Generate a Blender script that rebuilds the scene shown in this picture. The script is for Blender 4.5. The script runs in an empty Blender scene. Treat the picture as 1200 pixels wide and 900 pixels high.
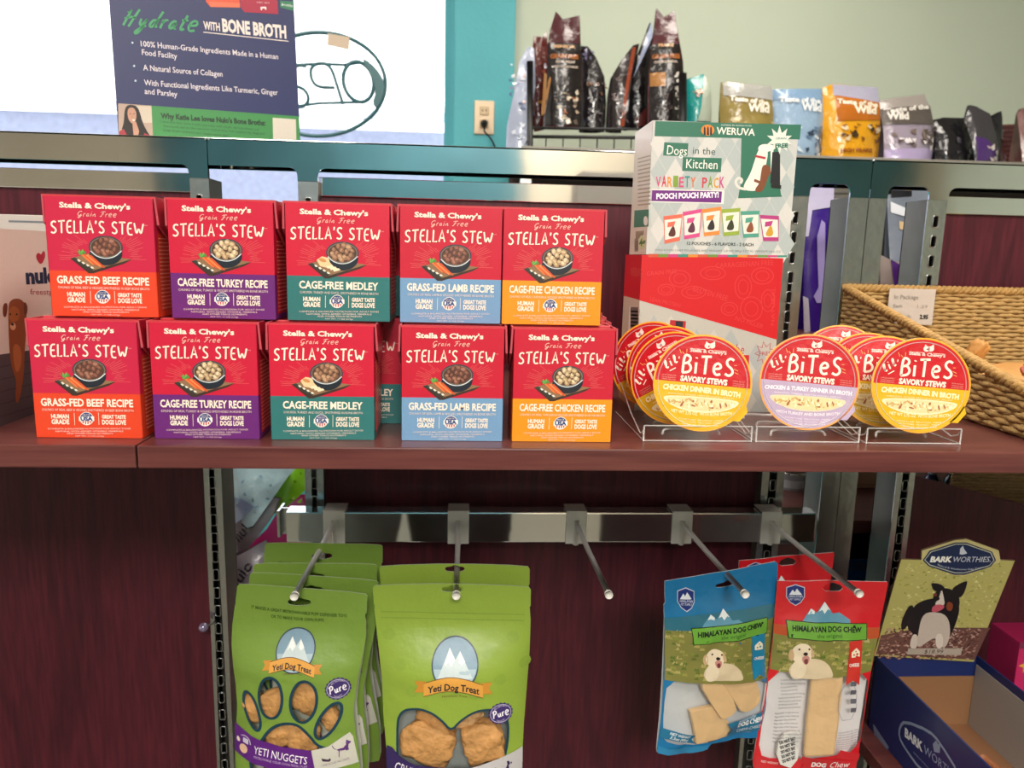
import bpy, bmesh, math, random
from mathutils import Vector, Matrix, noise
from mathutils.geometry import tessellate_polygon
random.seed(7)
PI = math.pi
SC = bpy.context.scene
COL = SC.collection

# ------------------------------------------------------------------ camera
F = 880.0
CAMP = Vector((0, -.56, .146))
PITCH = math.radians(9.67); YAW = math.radians(3.7); ROLL = .024
fw = Vector((math.sin(YAW)*math.cos(PITCH), math.cos(YAW)*math.cos(PITCH), -math.sin(PITCH)))
r0 = Vector((math.cos(YAW), -math.sin(YAW), 0)); u0 = r0.cross(fw)
RT = r0*math.cos(ROLL)+u0*math.sin(ROLL); UP = u0*math.cos(ROLL)-r0*math.sin(ROLL)
cd = bpy.data.cameras.new('camera'); cam = bpy.data.objects.new('camera', cd); COL.objects.link(cam)
M = Matrix((RT, UP, -fw)).transposed().to_4x4(); M.translation = CAMP
cam.matrix_world = M
cd.sensor_width = 36; cd.lens = 36*F/1200; cd.clip_start = .02; cd.clip_end = 200
cd.dof.use_dof = True; cd.dof.focus_distance = .66; cd.dof.aperture_fstop = 11
SC.camera = cam

# ------------------------------------------------------------------ world, exposure, large lights
SC.view_settings.view_transform = 'Standard'; SC.view_settings.look = 'None'
SC.view_settings.gamma = 1; SC.view_settings.use_curve_mapping = False
SC.view_settings.exposure = 0.5
SC.cycles.transparent_max_bounces = 32
w = bpy.data.worlds.new('sky'); SC.world = w; w.use_nodes = True
bg = w.node_tree.nodes['Background']; bg.inputs[0].default_value = (.95, .97, 1, 1); bg.inputs[1].default_value = 2.4
LIGHTS = [  # ceiling panels: x, y, size x, size y, watts
    (-.75, -1.15, .55, 1.1, 12), (.85, -1.15, .55, 1.1, 17), (.85, 1.0, .55, 1.1, 11), (-.75, 1.0, .55, 1.1, 7), (.1, -2.9, .9, 1.1, 95)]
LIGHT_COL = (1.0, .94, .87)
CEIL = 1.75; FLOOR = -1.1

def at(px, py, X=None, Y=None, Z=None):
    "point on a world plane seen at a photo pixel (used to read sizes off the photograph)"
    d = fw + RT*((px-600)/F) - UP*((py-450)/F)
    i, v = [(i, v) for i, v in enumerate((X, Y, Z)) if v is not None][0]
    return CAMP + d*((v-CAMP[i])/d[i])

# ------------------------------------------------------------------ colour + materials
def lin(h):
    if not isinstance(h, str): return tuple(h)
    h = h.lstrip('#'); out = []
    for k in (0, 2, 4):
        c = int(h[k:k+2], 16)/255
        out.append(c/12.92 if c <= .04045 else ((c+.055)/1.055)**2.4)
    return tuple(out)
def nodes(name):
    m = bpy.data.materials.new(name); m.use_nodes = True
    nt = m.node_tree; b = nt.nodes['Principled BSDF']
    return m, nt, b
def mat(name, col, rough=.5, metal=0, spec=.5, noise_=0, nscale=60, bump=0, bscale=80, coat=0, emit=None, estr=0, stretch=(1,1,1), detail=3):
    m, nt, b = nodes(name)
    c = lin(col)
    b.inputs['Base Color'].default_value = (*c, 1)
    b.inputs['Roughness'].default_value = rough; b.inputs['Metallic'].default_value = metal
    b.inputs['Specular IOR Level'].default_value = spec; b.inputs['Coat Weight'].default_value = coat
    if emit: b.inputs['Emission Color'].default_value = (*lin(emit), 1); b.inputs['Emission Strength'].default_value = estr
    tc = nt.nodes.new('ShaderNodeTexCoord'); mp = nt.nodes.new('ShaderNodeMapping')
    mp.inputs['Scale'].default_value = stretch
    nt.links.new(tc.outputs['Object'], mp.inputs[0])
    if noise_ or not bump:
        n = nt.nodes.new('ShaderNodeTexNoise'); n.inputs['Scale'].default_value = nscale; n.inputs['Detail'].default_value = detail
        nt.links.new(mp.outputs[0], n.inputs[0])
        mx = nt.nodes.new('ShaderNodeMix'); mx.data_type = 'RGBA'
        a = max(noise_, .04)
        mx.inputs[6].default_value = (*[x*(1-a) for x in c], 1); mx.inputs[7].default_value = (*[min(1, x*(1+a)) for x in c], 1)
        nt.links.new(n.outputs[0], mx.inputs[0]); nt.links.new(mx.outputs[2], b.inputs['Base Color'])
    if bump:
        n = nt.nodes.new('ShaderNodeTexNoise'); n.inputs['Scale'].default_value = bscale; n.inputs['Detail'].default_value = 2
        nt.links.new(mp.outputs[0], n.inputs[0])
        bp = nt.nodes.new('ShaderNodeBump'); bp.inputs['Strength'].default_value = bump; bp.inputs['Distance'].default_value = .01
        nt.links.new(n.outputs[0], bp.inputs['Height']); nt.links.new(bp.outputs[0], b.inputs['Normal'])
    return m
def ink(name, rough=.4, spec=.5, bump=0, bscale=30, coat=0, metal=0):
    "printed surface: the colour of each printed shape is stored on the mesh"
    m, nt, b = nodes(name)
    a = nt.nodes.new('ShaderNodeVertexColor'); a.layer_name = 'Col'
    n = nt.nodes.new('ShaderNodeTexNoise'); n.inputs['Scale'].default_value = 400
    tc = nt.nodes.new('ShaderNodeTexCoord'); nt.links.new(tc.outputs['Object'], n.inputs[0])
    mx = nt.nodes.new('ShaderNodeMix'); mx.data_type = 'RGBA'; mx.blend_type = 'MULTIPLY'; mx.inputs[0].default_value = .08
    nt.links.new(a.outputs[0], mx.inputs[6]); nt.links.new(n.outputs[0], mx.inputs[7]); nt.links.new(mx.outputs[2], b.inputs['Base Color'])
    b.inputs['Roughness'].default_value = rough; b.inputs['Specular IOR Level'].default_value = spec
    b.inputs['Coat Weight'].default_value = coat; b.inputs['Metallic'].default_value = metal
    if bump:
        n2 = nt.nodes.new('ShaderNodeTexNoise'); n2.inputs['Scale'].default_value = bscale; n2.inputs['Detail'].default_value = 3
        nt.links.new(tc.outputs['Object'], n2.inputs[0])
        bp = nt.nodes.new('ShaderNodeBump'); bp.inputs['Strength'].default_value = bump; bp.inputs['Distance'].default_value = .01
        nt.links.new(n2.outputs[0], bp.inputs['Height']); nt.links.new(bp.outputs[0], b.inputs['Normal'])
    return m
def wood(name, c1, c2, c3, rough=.38, vertical=True, spec=.5):
    m, nt, b = nodes(name)
    tc = nt.nodes.new('ShaderNodeTexCoord')
    mp = nt.nodes.new('ShaderNodeMapping'); mp.inputs['Scale'].default_value = (1, 1, .07) if vertical else (.05, 1, 1)
    nt.links.new(tc.outputs['Object'], mp.inputs[0])
    mp2 = nt.nodes.new('ShaderNodeMapping'); mp2.inputs['Scale'].default_value = (1, 1, .13) if vertical else (.12, 1, 1)
    nt.links.new(tc.outputs['Object'], mp2.inputs[0])
    n1 = nt.nodes.new('ShaderNodeTexNoise'); n1.inputs['Scale'].default_value = 260; n1.inputs['Detail'].default_value = 5
    n2 = nt.nodes.new('ShaderNodeTexNoise'); n2.inputs['Scale'].default_value = 11; n2.inputs['Detail'].default_value = 2; n2.inputs['Distortion'].default_value = .4
    nt.links.new(mp.outputs[0], n1.inputs[0]); nt.links.new(mp2.outputs[0], n2.inputs[0])
    # cathedral rings out of the low frequency noise
    mul = nt.nodes.new('ShaderNodeMath'); mul.operation = 'MULTIPLY'; mul.inputs[1].default_value = 30
    sn = nt.nodes.new('ShaderNodeMath'); sn.operation = 'SINE'
    nt.links.new(n2.outputs[0], mul.inputs[0]); nt.links.new(mul.outputs[0], sn.inputs[0])
    r1 = nt.nodes.new('ShaderNodeValToRGB'); e = r1.color_ramp.elements
    e[0].position = .3; e[0].color = (*lin(c1), 1); e[1].position = .72; e[1].color = (*lin(c2), 1)
    nt.links.new(n1.outputs[0], r1.inputs[0])
    r2 = nt.nodes.new('ShaderNodeMapRange'); r2.inputs[1].default_value = .55; r2.inputs[2].default_value = 1; r2.inputs[3].default_value = 0; r2.inputs[4].default_value = .38
    nt.links.new(sn.outputs[0], r2.inputs[0])
    mx = nt.nodes.new('ShaderNodeMix'); mx.data_type = 'RGBA'; mx.inputs[7].default_value = (*lin(c3), 1)
    nt.links.new(r2.outputs[0], mx.inputs[0]); nt.links.new(r1.outputs[0], mx.inputs[6]); nt.links.new(mx.outputs[2], b.inputs['Base Color'])
    b.inputs['Roughness'].default_value = rough; b.inputs['Specular IOR Level'].default_value = spec
    return m
def clear(name, tint=(1,1,1), gloss=.06, rough=.05, ior=1.45, edge=0, bump=0, bscale=40):
    "thin clear plastic: transparent plus a Fresnel gloss"
    m, nt, b = nodes(name); nt.nodes.remove(b); out = nt.nodes['Material Output']
    t = nt.nodes.new('ShaderNodeBsdfTransparent'); t.inputs[0].default_value = (*tint, 1)
    g = nt.nodes.new('ShaderNodeBsdfGlossy'); g.inputs['Roughness'].default_value = rough
    lw = nt.nodes.new('ShaderNodeLayerWeight'); pw = nt.nodes.new('ShaderNodeMath'); pw.operation = 'POWER'; pw.inputs[1].default_value = 4.5
    fr = nt.nodes.new('ShaderNodeMath'); fr.operation = 'MULTIPLY_ADD'; fr.inputs[1].default_value = min(.8, (ior-1)*1.6); fr.inputs[2].default_value = ((ior-1)/(ior+1))**2
    nt.links.new(lw.outputs['Facing'], pw.inputs[0]); nt.links.new(pw.outputs[0], fr.inputs[0])
    ad = nt.nodes.new('ShaderNodeMath'); ad.operation = 'ADD'; ad.inputs[1].default_value = gloss; ad.use_clamp = True
    nt.links.new(fr.outputs[0], ad.inputs[0])
    mx = nt.nodes.new('ShaderNodeMixShader')
    nt.links.new(ad.outputs[0], mx.inputs[0]); nt.links.new(t.outputs[0], mx.inputs[1]); nt.links.new(g.outputs[0], mx.inputs[2])
    last = mx
    if edge:
        d = nt.nodes.new('ShaderNodeBsdfDiffuse'); d.inputs[0].default_value = (.9, .9, .88, 1)
        m2 = nt.nodes.new('ShaderNodeMixShader'); m2.inputs[0].default_value = edge
        nt.links.new(mx.outputs[0], m2.inputs[1]); nt.links.new(d.outputs[0], m2.inputs[2]); last = m2
    if bump:
        tc = nt.nodes.new('ShaderNodeTexCoord'); n = nt.nodes.new('ShaderNodeTexNoise'); n.inputs['Scale'].default_value = bscale
        nt.links.new(tc.outputs['Object'], n.inputs[0]); bp = nt.nodes.new('ShaderNodeBump'); bp.inputs['Strength'].default_value = bump; bp.inputs['Distance'].default_value = .01
        nt.links.new(n.outputs[0], bp.inputs['Height']); nt.links.new(bp.outputs[0], g.inputs['Normal']); nt.links.new(bp.outputs[0], lw.inputs['Normal'])
    nt.links.new(last.outputs[0], out.inputs[0])
    return m

# ------------------------------------------------------------------ objects
def tag(o, label=None, cat=None, group=None, kind=None):
    if label: o['label'] = label
    if cat: o['category'] = cat
    if group: o['group'] = group
    if kind: o['kind'] = kind
    return o
def thing(name, label, cat, loc=(0, 0, 0), rot=(0, 0, 0), group=None):
    o = bpy.data.objects.new(name, None); COL.objects.link(o); o.empty_display_size = .01
    o.location = loc; o.rotation_euler = rot
    return tag(o, label, cat, group)
def obj(name, bm, m=None, parent=None, smooth=False, loc=None, rot=None):
    me = bpy.data.meshes.new(name)
    if isinstance(bm, bmesh.types.BMesh): bm.to_mesh(me); bm.free()
    else: me = bm; me.name = name
    if m:
        for mm in (m if isinstance(m, (list, tuple)) else [m]): me.materials.append(mm)
    if smooth: me.polygons.foreach_set('use_smooth', [True]*len(me.polygons))
    o = bpy.data.objects.new(name, me); COL.objects.link(o)
    if parent: o.parent = parent
    if loc: o.location = loc
    if rot: o.rotation_euler = rot
    return o
def dup(root, loc=None, rot=None, label=None, group=None):
    def cp(o, par):
        c = o.copy(); COL.objects.link(c); c.parent = par
        for ch in list(o.children): cp(ch, c)
        return c
    r = cp(root, root.parent)
    if loc is not None: r.location = loc
    if rot is not None: r.rotation_euler = rot
    if label: r['label'] = label
    if group: r['group'] = group
    return r
def box(bm, x0, x1, y0, y1, z0, z1, bev=0, mi=0):
    vs = [bm.verts.new(p) for p in ((x0,y0,z0),(x1,y0,z0),(x1,y1,z0),(x0,y1,z0),(x0,y0,z1),(x1,y0,z1),(x1,y1,z1),(x0,y1,z1))]
    fs = [bm.faces.new([vs[i] for i in q]) for q in ((0,3,2,1),(4,5,6,7),(0,1,5,4),(1,2,6,5),(2,3,7,6),(3,0,4,7))]
    for f in fs: f.material_index = mi
    if bev:
        es = {e for f in fs for e in f.edges}
        bmesh.ops.bevel(bm, geom=list(es), offset=bev, segments=2, affect='EDGES', profile=.6)
    return bm
def bx(x0, x1, y0, y1, z0, z1, bev=0): return box(bmesh.new(), x0, x1, y0, y1, z0, z1, bev)
def tube(bm, pts, r, n=8, cap=True, closed=False):
    pts = [Vector(p) for p in pts]; rings = []
    N = len(pts); up = None
    for i, p in enumerate(pts):
        if closed: d = pts[(i+1) % N]-pts[i-1]
        else: d = pts[min(i+1, N-1)]-pts[max(i-1, 0)]
        d.normalize()
        if up is None: up = Vector((0,0,1)) if abs(d.z) < .9 else Vector((1,0,0))
        a = d.cross(up).normalized(); b = a.cross(d).normalized(); up = b
        rr = r[i] if isinstance(r, (list, tuple)) else r
        rings.append([bm.verts.new(p+(a*math.cos(2*PI*k/n)+b*math.sin(2*PI*k/n))*rr) for k in range(n)])
    for i in range(N if closed else N-1):
        A, B = rings[i], rings[(i+1) % N]
        for k in range(n): bm.faces.new((A[k], A[(k+1) % n], B[(k+1) % n], B[k]))
    if cap and not closed:
        bm.faces.new(rings[0]); bm.faces.new(rings[-1][::-1])
    return bm
def lathe(bm, prof, n=24, M=None):
    rings = []
    for r, z in prof:
        rings.append([bm.verts.new((r*math.cos(2*PI*k/n), r*math.sin(2*PI*k/n), z)) for k in range(n)])
    for A, B in zip(rings, rings[1:]):
        for k in range(n): bm.faces.new((A[k], A[(k+1) % n], B[(k+1) % n], B[k]))
    if prof[0][0] > 1e-6: bm.faces.new(rings[0][::-1])
    if prof[-1][0] > 1e-6: bm.faces.new(rings[-1])
    if M is not None: bmesh.ops.transform(bm, matrix=M, verts=[v for R in rings for v in R])
    return bm
def plate(outer, holes, y0, y1, bm=None):
    "flat plate in the XZ plane with holes, between depths y0 and y1"
    bm = bm or bmesh.new()
    loops = [outer]+list(holes); flat = [p for l in loops for p in l]
    tris = tessellate_polygon([[Vector((p[0], p[1], 0)) for p in l] for l in loops])
    F0 = [bm.verts.new((p[0], y0, p[1])) for p in flat]; B0 = [bm.verts.new((p[0], y1, p[1])) for p in flat]
    for t in tris:
        if len(set(t)) < 3: continue
        try: bm.faces.new([F0[i] for i in t]); bm.faces.new([B0[i] for i in t][::-1])
        except ValueError: pass
    k = 0
    for l in loops:
        n = len(l)
        for i in range(n):
            a, b = k+i, k+(i+1) % n
            try: bm.faces.new((F0[a], F0[b], B0[b], B0[a]))
            except ValueError: pass
        k += n
    bmesh.ops.recalc_face_normals(bm, faces=bm.faces)
    return bm
def rrect(x0, x1, z0, z1, r, n=5, corners=(1,1,1,1)):
    "rounded rectangle; corners: bl, br, tr, tl"
    out = []
    for (cx, cz, a, c) in ((x0+r, z0+r, PI, corners[0]), (x1-r, z0+r, 1.5*PI, corners[1]), (x1-r, z1-r, 0, corners[2]), (x0+r, z1-r, .5*PI, corners[3])):
        if c:
            for k in range(n+1): t = a+.5*PI*k/n; out.append((cx+r*math.cos(t), cz+r*math.sin(t)))
        else: out.append((cx+r*math.cos(a+.25*PI)*1.41421, cz+r*math.sin(a+.25*PI)*1.41421))
    return out
def ell(cx, cy, rx, ry, n=28, rot=0, a0=0, a1=2*PI):
    full = abs(a1-a0-2*PI) < 1e-6; m = n if full else n+1
    return [(cx+rx*math.cos(t)*math.cos(rot)-ry*math.sin(t)*math.sin(rot), cy+rx*math.cos(t)*math.sin(rot)+ry*math.sin(t)*math.cos(rot)) for t in [a0+(a1-a0)*k/n for k in range(m)]]

# ------------------------------------------------------------------ printed art
_tc = {}
def glyphs(s, bold, shear):
    k = (s, bold, shear)
    if k not in _tc:
        cu = bpy.data.curves.new('t', 'FONT'); cu.body = s; cu.size = 1; cu.offset = bold; cu.shear = shear; cu.resolution_u = 2; cu.fill_mode = 'FRONT'
        o = bpy.data.objects.new('t', cu)
        me = bpy.data.meshes.new_from_object(o)
        vs = [(v.co.x, v.co.y) for v in me.vertices]; fs = [tuple(p.vertices) for p in me.polygons]
        bpy.data.objects.remove(o); bpy.data.curves.remove(cu); bpy.data.meshes.remove(me)
        x0 = min(v[0] for v in vs) if vs else 0; x1 = max(v[0] for v in vs) if vs else 1
        _tc[k] = (vs, fs, x0, x1)
    return _tc[k]
CAPH = .70
# single stroke letters (unit height 1, width given) for hand lettered words
ST = {
 'S': (.55, [[(.5,.88),(.3,1),(.08,.85),(.12,.6),(.42,.42),(.5,.18),(.28,0),(.03,.12)]]),
 'T': (.6, [[(0,.96),(.6,1)],[(.3,.98),(.28,0)]]),
 'E': (.5, [[(.46,1),(.06,.97),(.04,0),(.48,.03)],[(.05,.5),(.4,.52)]]),
 'L': (.45, [[(.06,1),(.04,0),(.42,.03)]]),
 'A': (.6, [[(.02,0),(.28,1),(.56,0)],[(.12,.33),(.46,.33)]]),
 'W': (.85, [[(.02,1),(.2,0),(.42,.7),(.62,0),(.84,1)]]),
 "'": (.18, [[(.1,1.02),(.07,.76)]]), ' ': (.35, []),
 'B': (.58, [[(.06,0),(.08,1),(.36,.98),(.5,.8),(.36,.58),(.1,.52)],[(.36,.56),(.56,.34),(.46,.06),(.04,0)]]),
 'i': (.24, [[(.1,.62),(.1,0)],[(.1,.84),(.12,.9)]]),
 'e': (.55, [[(.06,.34),(.46,.38),(.42,.6),(.22,.68),(.05,.5),(.04,.2),(.2,0),(.46,.08)]]),
 'l': (.26, [[(.04,.1),(.2,.75),(.16,1),(.07,.8),(.06,.2),(.14,0),(.24,.12)]]),
 'G': (.75, [[(.62,.85),(.45,1),(.15,.85),(.04,.45),(.22,.12),(.48,.25),(.58,.5),(.56,-.1),(.35,-.3),(.15,-.15),(.72,.2)]]),
 'r': (.34, [[(.06,.56),(.07,.02)],[(.07,.34),(.16,.54),(.32,.56)]]),
 'a': (.46, [[(.34,.5),(.16,.55),(.03,.25),(.14,0),(.32,.2),(.36,.52),(.34,.05),(.46,.1)]]),
 'n': (.46, [[(0,.08),(.08,.52),(.08,0),(.14,.4),(.28,.55),(.34,.3),(.34,.02),(.46,.1)]]),
 'F': (.66, [[(.04,.82),(.3,.98),(.72,.96)],[(.42,.97),(.3,.3),(.16,0),(.02,.12)],[(.18,.5),(.56,.54)]]),
 'H': (.75, [[(.02,.8),(.16,1),(.1,.0)],[(.6,1.05),(.42,-.05)],[(0,.42),(.34,.56),(.62,.5)]]),
 'y': (.48, [[(.05,.5),(.08,.15),(.22,.05),(.38,.5)],[(.38,.5),(.28,-.3),(.1,-.48),(.0,-.3),(.46,.12)]]),
 'd': (.5, [[(.34,.45),(.16,.52),(.02,.22),(.14,0),(.32,.16),(.46,1.05)],[(.4,.6),(.34,.06),(.5,.12)]]),
 't': (.36, [[(.2,.95),(.1,.2),(.18,0),(.34,.12)],[(.0,.62),(.36,.66)]]),
 'P': (.62, [[(.2,.9),(.1,0)],[(.02,.75),(.3,1),(.58,.85),(.5,.52),(.14,.42)]]),
 'u': (.46, [[(.04,.52),(.04,.14),(.16,0),(.32,.2),(.36,.52)],[(.35,.4),(.34,.04),(.46,.1)]]),
 'O': (.6, [[(.3,1),(.05,.7),(.05,.3),(.3,0),(.55,.3),(.55,.7),(.3,1)]]),
}
def smooth_path(p, it=2, closed=False):
    for _ in range(it):
        q = [] if closed else [p[0]]
        n = len(p)
        for i in range(n if closed else n-1):
            a, b = p[i], p[(i+1) % n]
            q += [(a[0]*.75+b[0]*.25, a[1]*.75+b[1]*.25), (a[0]*.25+b[0]*.75, a[1]*.25+b[1]*.75)]
        if not closed: q.append(p[-1])
        p = q
    return p
def homog(src, dst):
    "projective map taking 4 points to 4 points"
    A = []; B = []
    for (x, y), (u, v) in zip(src, dst):
        A.append([x, y, 1, 0, 0, 0, -u*x, -u*y]); B.append(u)
        A.append([0, 0, 0, x, y, 1, -v*x, -v*y]); B.append(v)
    n = 8
    for i in range(n):
        p = max(range(i, n), key=lambda r: abs(A[r][i])); A[i], A[p] = A[p], A[i]; B[i], B[p] = B[p], B[i]
        for r in range(n):
            if r != i and A[r][i]:
                f = A[r][i]/A[i][i]
                A[r] = [a-f*b for a, b in zip(A[r], A[i])]; B[r] -= f*B[i]
    h = [B[i]/A[i][i] for i in range(n)]
    return lambda p: ((h[0]*p[0]+h[1]*p[1]+h[2])/(h[6]*p[0]+h[7]*p[1]+1), (h[3]*p[0]+h[4]*p[1]+h[5])/(h[6]*p[0]+h[7]*p[1]+1))
class Art:
    """flat print: coloured shapes and lettering in the (u, v) plane of a surface, metres.
    quad = the four corners TL TR BR BL in drawing units, laid onto a w x h rectangle centred on u=0 with v=0 at the bottom"""
    dz = .00007
    def __init__(self, quad=None, w=1, h=1):
        self.q = []
        self.T = homog(quad, [(-w/2, h), (w/2, h), (w/2, 0), (-w/2, 0)]) if quad else (lambda p: p)
        self.w, self.h = w, h
    @classmethod
    def on(cls, O, U, V, crop):
        "drawing units are photo-crop pixels (origin x, origin y, scale); they are carried onto the plane through O spanned by U, V"
        A = cls(); O = Vector(O); U = Vector(U).normalized(); V = Vector(V).normalized(); N = U.cross(V)
        def T(p):
            d = fw + RT*((crop[0]+p[0]/crop[2]-600)/F) - UP*((crop[1]+p[1]/crop[2]-450)/F)
            q = CAMP + d*((O-CAMP).dot(N)/d.dot(N)) - O
            return (q.dot(U), q.dot(V))
        A.T = T; return A
    def tris(self, vs, fs, col, z): self.q.append((vs, fs, lin(col), z)); return self
    def poly(self, pts, col, z=1, holes=()):
        loops = [[self.T(p) for p in l] for l in [pts]+list(holes)]
        fl = [p for l in loops for p in l]
        fs = [t for t in tessellate_polygon([[Vector((a, b, 0)) for a, b in l] for l in loops]) if len(set(t)) == 3]
        return self.tris(fl, fs, col, z)
    def rect(self, x0, y0, x1, y1, col, z=1): return self.poly([(x0,y0),(x1,y0),(x1,y1),(x0,y1)], col, z)
    def full(self, col, z=0):
        return self.tris([(-self.w/2,0),(self.w/2,0),(self.w/2,self.h),(-self.w/2,self.h)], [(0,1,2,3)], col, z)
    def line(self, pts, wd, col, z=3, closed=False, smooth=0):
        if smooth: pts = smooth_path(pts, smooth, closed)
        P = [Vector(self.T(p)) for p in pts]; N = len(P); vs = []
        s = (Vector(self.T((pts[0][0]+1, pts[0][1])))-P[0]).length
        hw = wd*s/2
        for i, p in enumerate(P):
            d = (P[(i+1) % N]-P[i-1]) if closed else (P[min(i+1, N-1)]-P[max(i-1, 0)])
            if d.length < 1e-12: d = Vector((1, 0))
            d.normalize(); n = Vector((-d.y, d.x))*hw
            vs += [tuple(p+n), tuple(p-n)]
        fs = [(2*i, 2*i+1, (2*i+3) % (2*N), (2*i+2) % (2*N)) for i in range(N if closed else N-1)]
        return self.tris(vs, fs, col, z)
    def text(self, s, p0, p1, h, col, z=4, bold=.0, shear=0, arc=0):
        "fit the line of text between baseline ends p0 and p1; arc lifts its middle by that many drawing units"
        vs, fs, x0, x1 = glyphs(s, bold, shear)
        a = Vector(self.T(p0)); b = Vector(self.T(p1)); d = b-a; n = Vector((-d.y, d.x)).normalized()
        hs = (Vector(self.T((p0[0], p0[1]-h)))-a).length/CAPH
        if n.dot(Vector(self.T((p0[0], p0[1]-h)))-a) < 0: n = -n
        ar = arc*hs*CAPH/h
        out = []
        for (x, y) in vs:
            t = (x-x0)/(x1-x0)
            p = a+d*t+n*(y*hs+ar*4*t*(1-t)); out.append(tuple(p))
        return self.tris(out, fs, col, z)
    def hand(self, s, p0, p1, h, wd, col, z=4, arc=0, slant=0, sm=2):
        W = sum(ST[c][0]+.14 for c in s)-.14
        ax = Vector(p0); d = Vector(p1)-ax; n = Vector((d.y, -d.x)).normalized()
        x = 0
        for c in s:
            wc, strokes = ST[c]
            for st in strokes:
                pts = smooth_path(st, sm if len(st) > 3 or c in 'eilantud' else 0)
                out = []
                for (u, v) in pts:
                    t = (x+u+slant*v)/W
                    out.append(tuple(ax+d*t+n*(v*h+arc*4*t*(1-t))))
                self.line(out, wd, col, z)
            x += wc+.14
        return self
    def mesh(self, mapf, cell=None):
        bm = bmesh.new(); L = bm.loops.layers.float_color.new('Col')
        for vs, fs, c, z in self.q:
            V = [bm.verts.new((a, b, z)) for a, b in vs]
            for f in fs:
                try: fc = bm.faces.new([V[i] for i in f])
                except ValueError: continue
                for l in fc.loops: l[L] = (*c, 1)
        if cell:
            us = [v.co.x for v in bm.verts]; vv = [v.co.y for v in bm.verts]
            for lo, hi, ax in ((min(us), max(us), 0), (min(vv), max(vv), 1)):
                k = math.floor(lo/cell)+1
                while k*cell < hi:
                    co = [0,0,0]; no = [0,0,0]; co[ax] = k*cell; no[ax] = 1
                    es = [e for e in bm.edges if (e.verts[0].co[ax]-k*cell)*(e.verts[1].co[ax]-k*cell) < 0]
                    fs = {f for e in es for f in e.link_faces}
                    if fs: bmesh.ops.bisect_plane(bm, geom=list(fs)+list({e for f in fs for e in f.edges})+list({v for f in fs for v in f.verts}), plane_co=co, plane_no=no, dist=1e-7)
                    k += 1
        for v in bm.verts: v.co = mapf(v.co.x, v.co.y, v.co.z*self.dz)
        for f in bm.faces:
            f.normal_update()
        return bm
def facing(bm, d):
    d = Vector(d)
    bmesh.ops.reverse_faces(bm, faces=[f for f in bm.faces if f.normal.dot(d) < 0])
    return bm
FRONT = lambda u, v, w: Vector((u, -w, v))
def front(y=0, x=0, z=0): return lambda u, v, w: Vector((x+u, y-.00015-w, z+v))
def panel_art(A, name, parent, m, mapf=None, cell=None, smooth=False, d=(0,-1,0)):
    return obj(name, facing(A.mesh(mapf or front(), cell), d), m, parent, smooth=smooth)
# ------------------------------------------------------------------ materials
PAPER = ink('printed_card', rough=.42, coat=.15)
FOIL = ink('printed_foil', rough=.27, bump=.25, bscale=28, coat=.3)
MATTE = ink('printed_matte_film', rough=.42, bump=.12, bscale=45)
LIDM = ink('printed_lid', rough=.33, bump=.1, bscale=120)
chrome = mat('chrome', '#dcdddd', rough=.08, metal=1, bump=.06, bscale=9)
chrome_w = mat('worn_chrome', '#c4c4c3', rough=.27, metal=1, bump=.08, bscale=40)
dark_reflect = mat('post_side_dark_reflection', '#77736d', rough=.5, metal=.75, noise_=.2, nscale=30)  # chrome post sides: their dark grey reflection is put into the colour
dark_gap = mat('slot_shadow', '#08070a', rough=.9)
shelf_wood = wood('cherry_laminate_shelf', '#552a29', '#683a35', '#421f20', rough=.28, vertical=False)
panel_wood = wood('cherry_laminate_panel', '#431522', '#5a1f2b', '#2c0c17', rough=.42, spec=.35)
teal = mat('teal_painted_wall', '#4fa9b4', rough=.55, noise_=.08, nscale=6, bump=.1, bscale=60)
sage = mat('sage_painted_wall', '#bfc9b8', rough=.75, noise_=.03, nscale=3)
white_paint = mat('white_paint', '#e8e4dc', rough=.6)
cream = mat('cream_plastic', '#e8cfae', rough=.4)
black = mat('black_metal', '#151416', rough=.45)
rubber = mat('black_rubber', '#0e0e10', rough=.6)
hookm = mat('brushed_zinc', '#e2dedc', rough=.35, metal=0, noise_=.1, nscale=300)
whitepl = mat('white_plastic', '#e9e5df', rough=.45)
acrylic = clear('clear_acrylic', gloss=.0, rough=.05, ior=1.10)
acr_edge = clear('acrylic_polished_edge', gloss=.05, rough=.2, ior=1.25, edge=.3)
film = clear('bag_window_film', gloss=.015, rough=.12, ior=1.25, bump=.3, bscale=45)
glassm = clear('window_glass', gloss=0, rough=.02, ior=1.45)
floorm = mat('vinyl_floor', '#5c594e', rough=.4, noise_=.1, nscale=5)
ceilm = mat('ceiling_tile', '#dcdad2', rough=.8, noise_=.05, nscale=40)
lampm = mat('light_diffuser', '#ffffff', rough=.5, emit='#fff1de', estr=5)
neon = mat('unlit_neon_tube', '#2d5f66', rough=.3)
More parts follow.
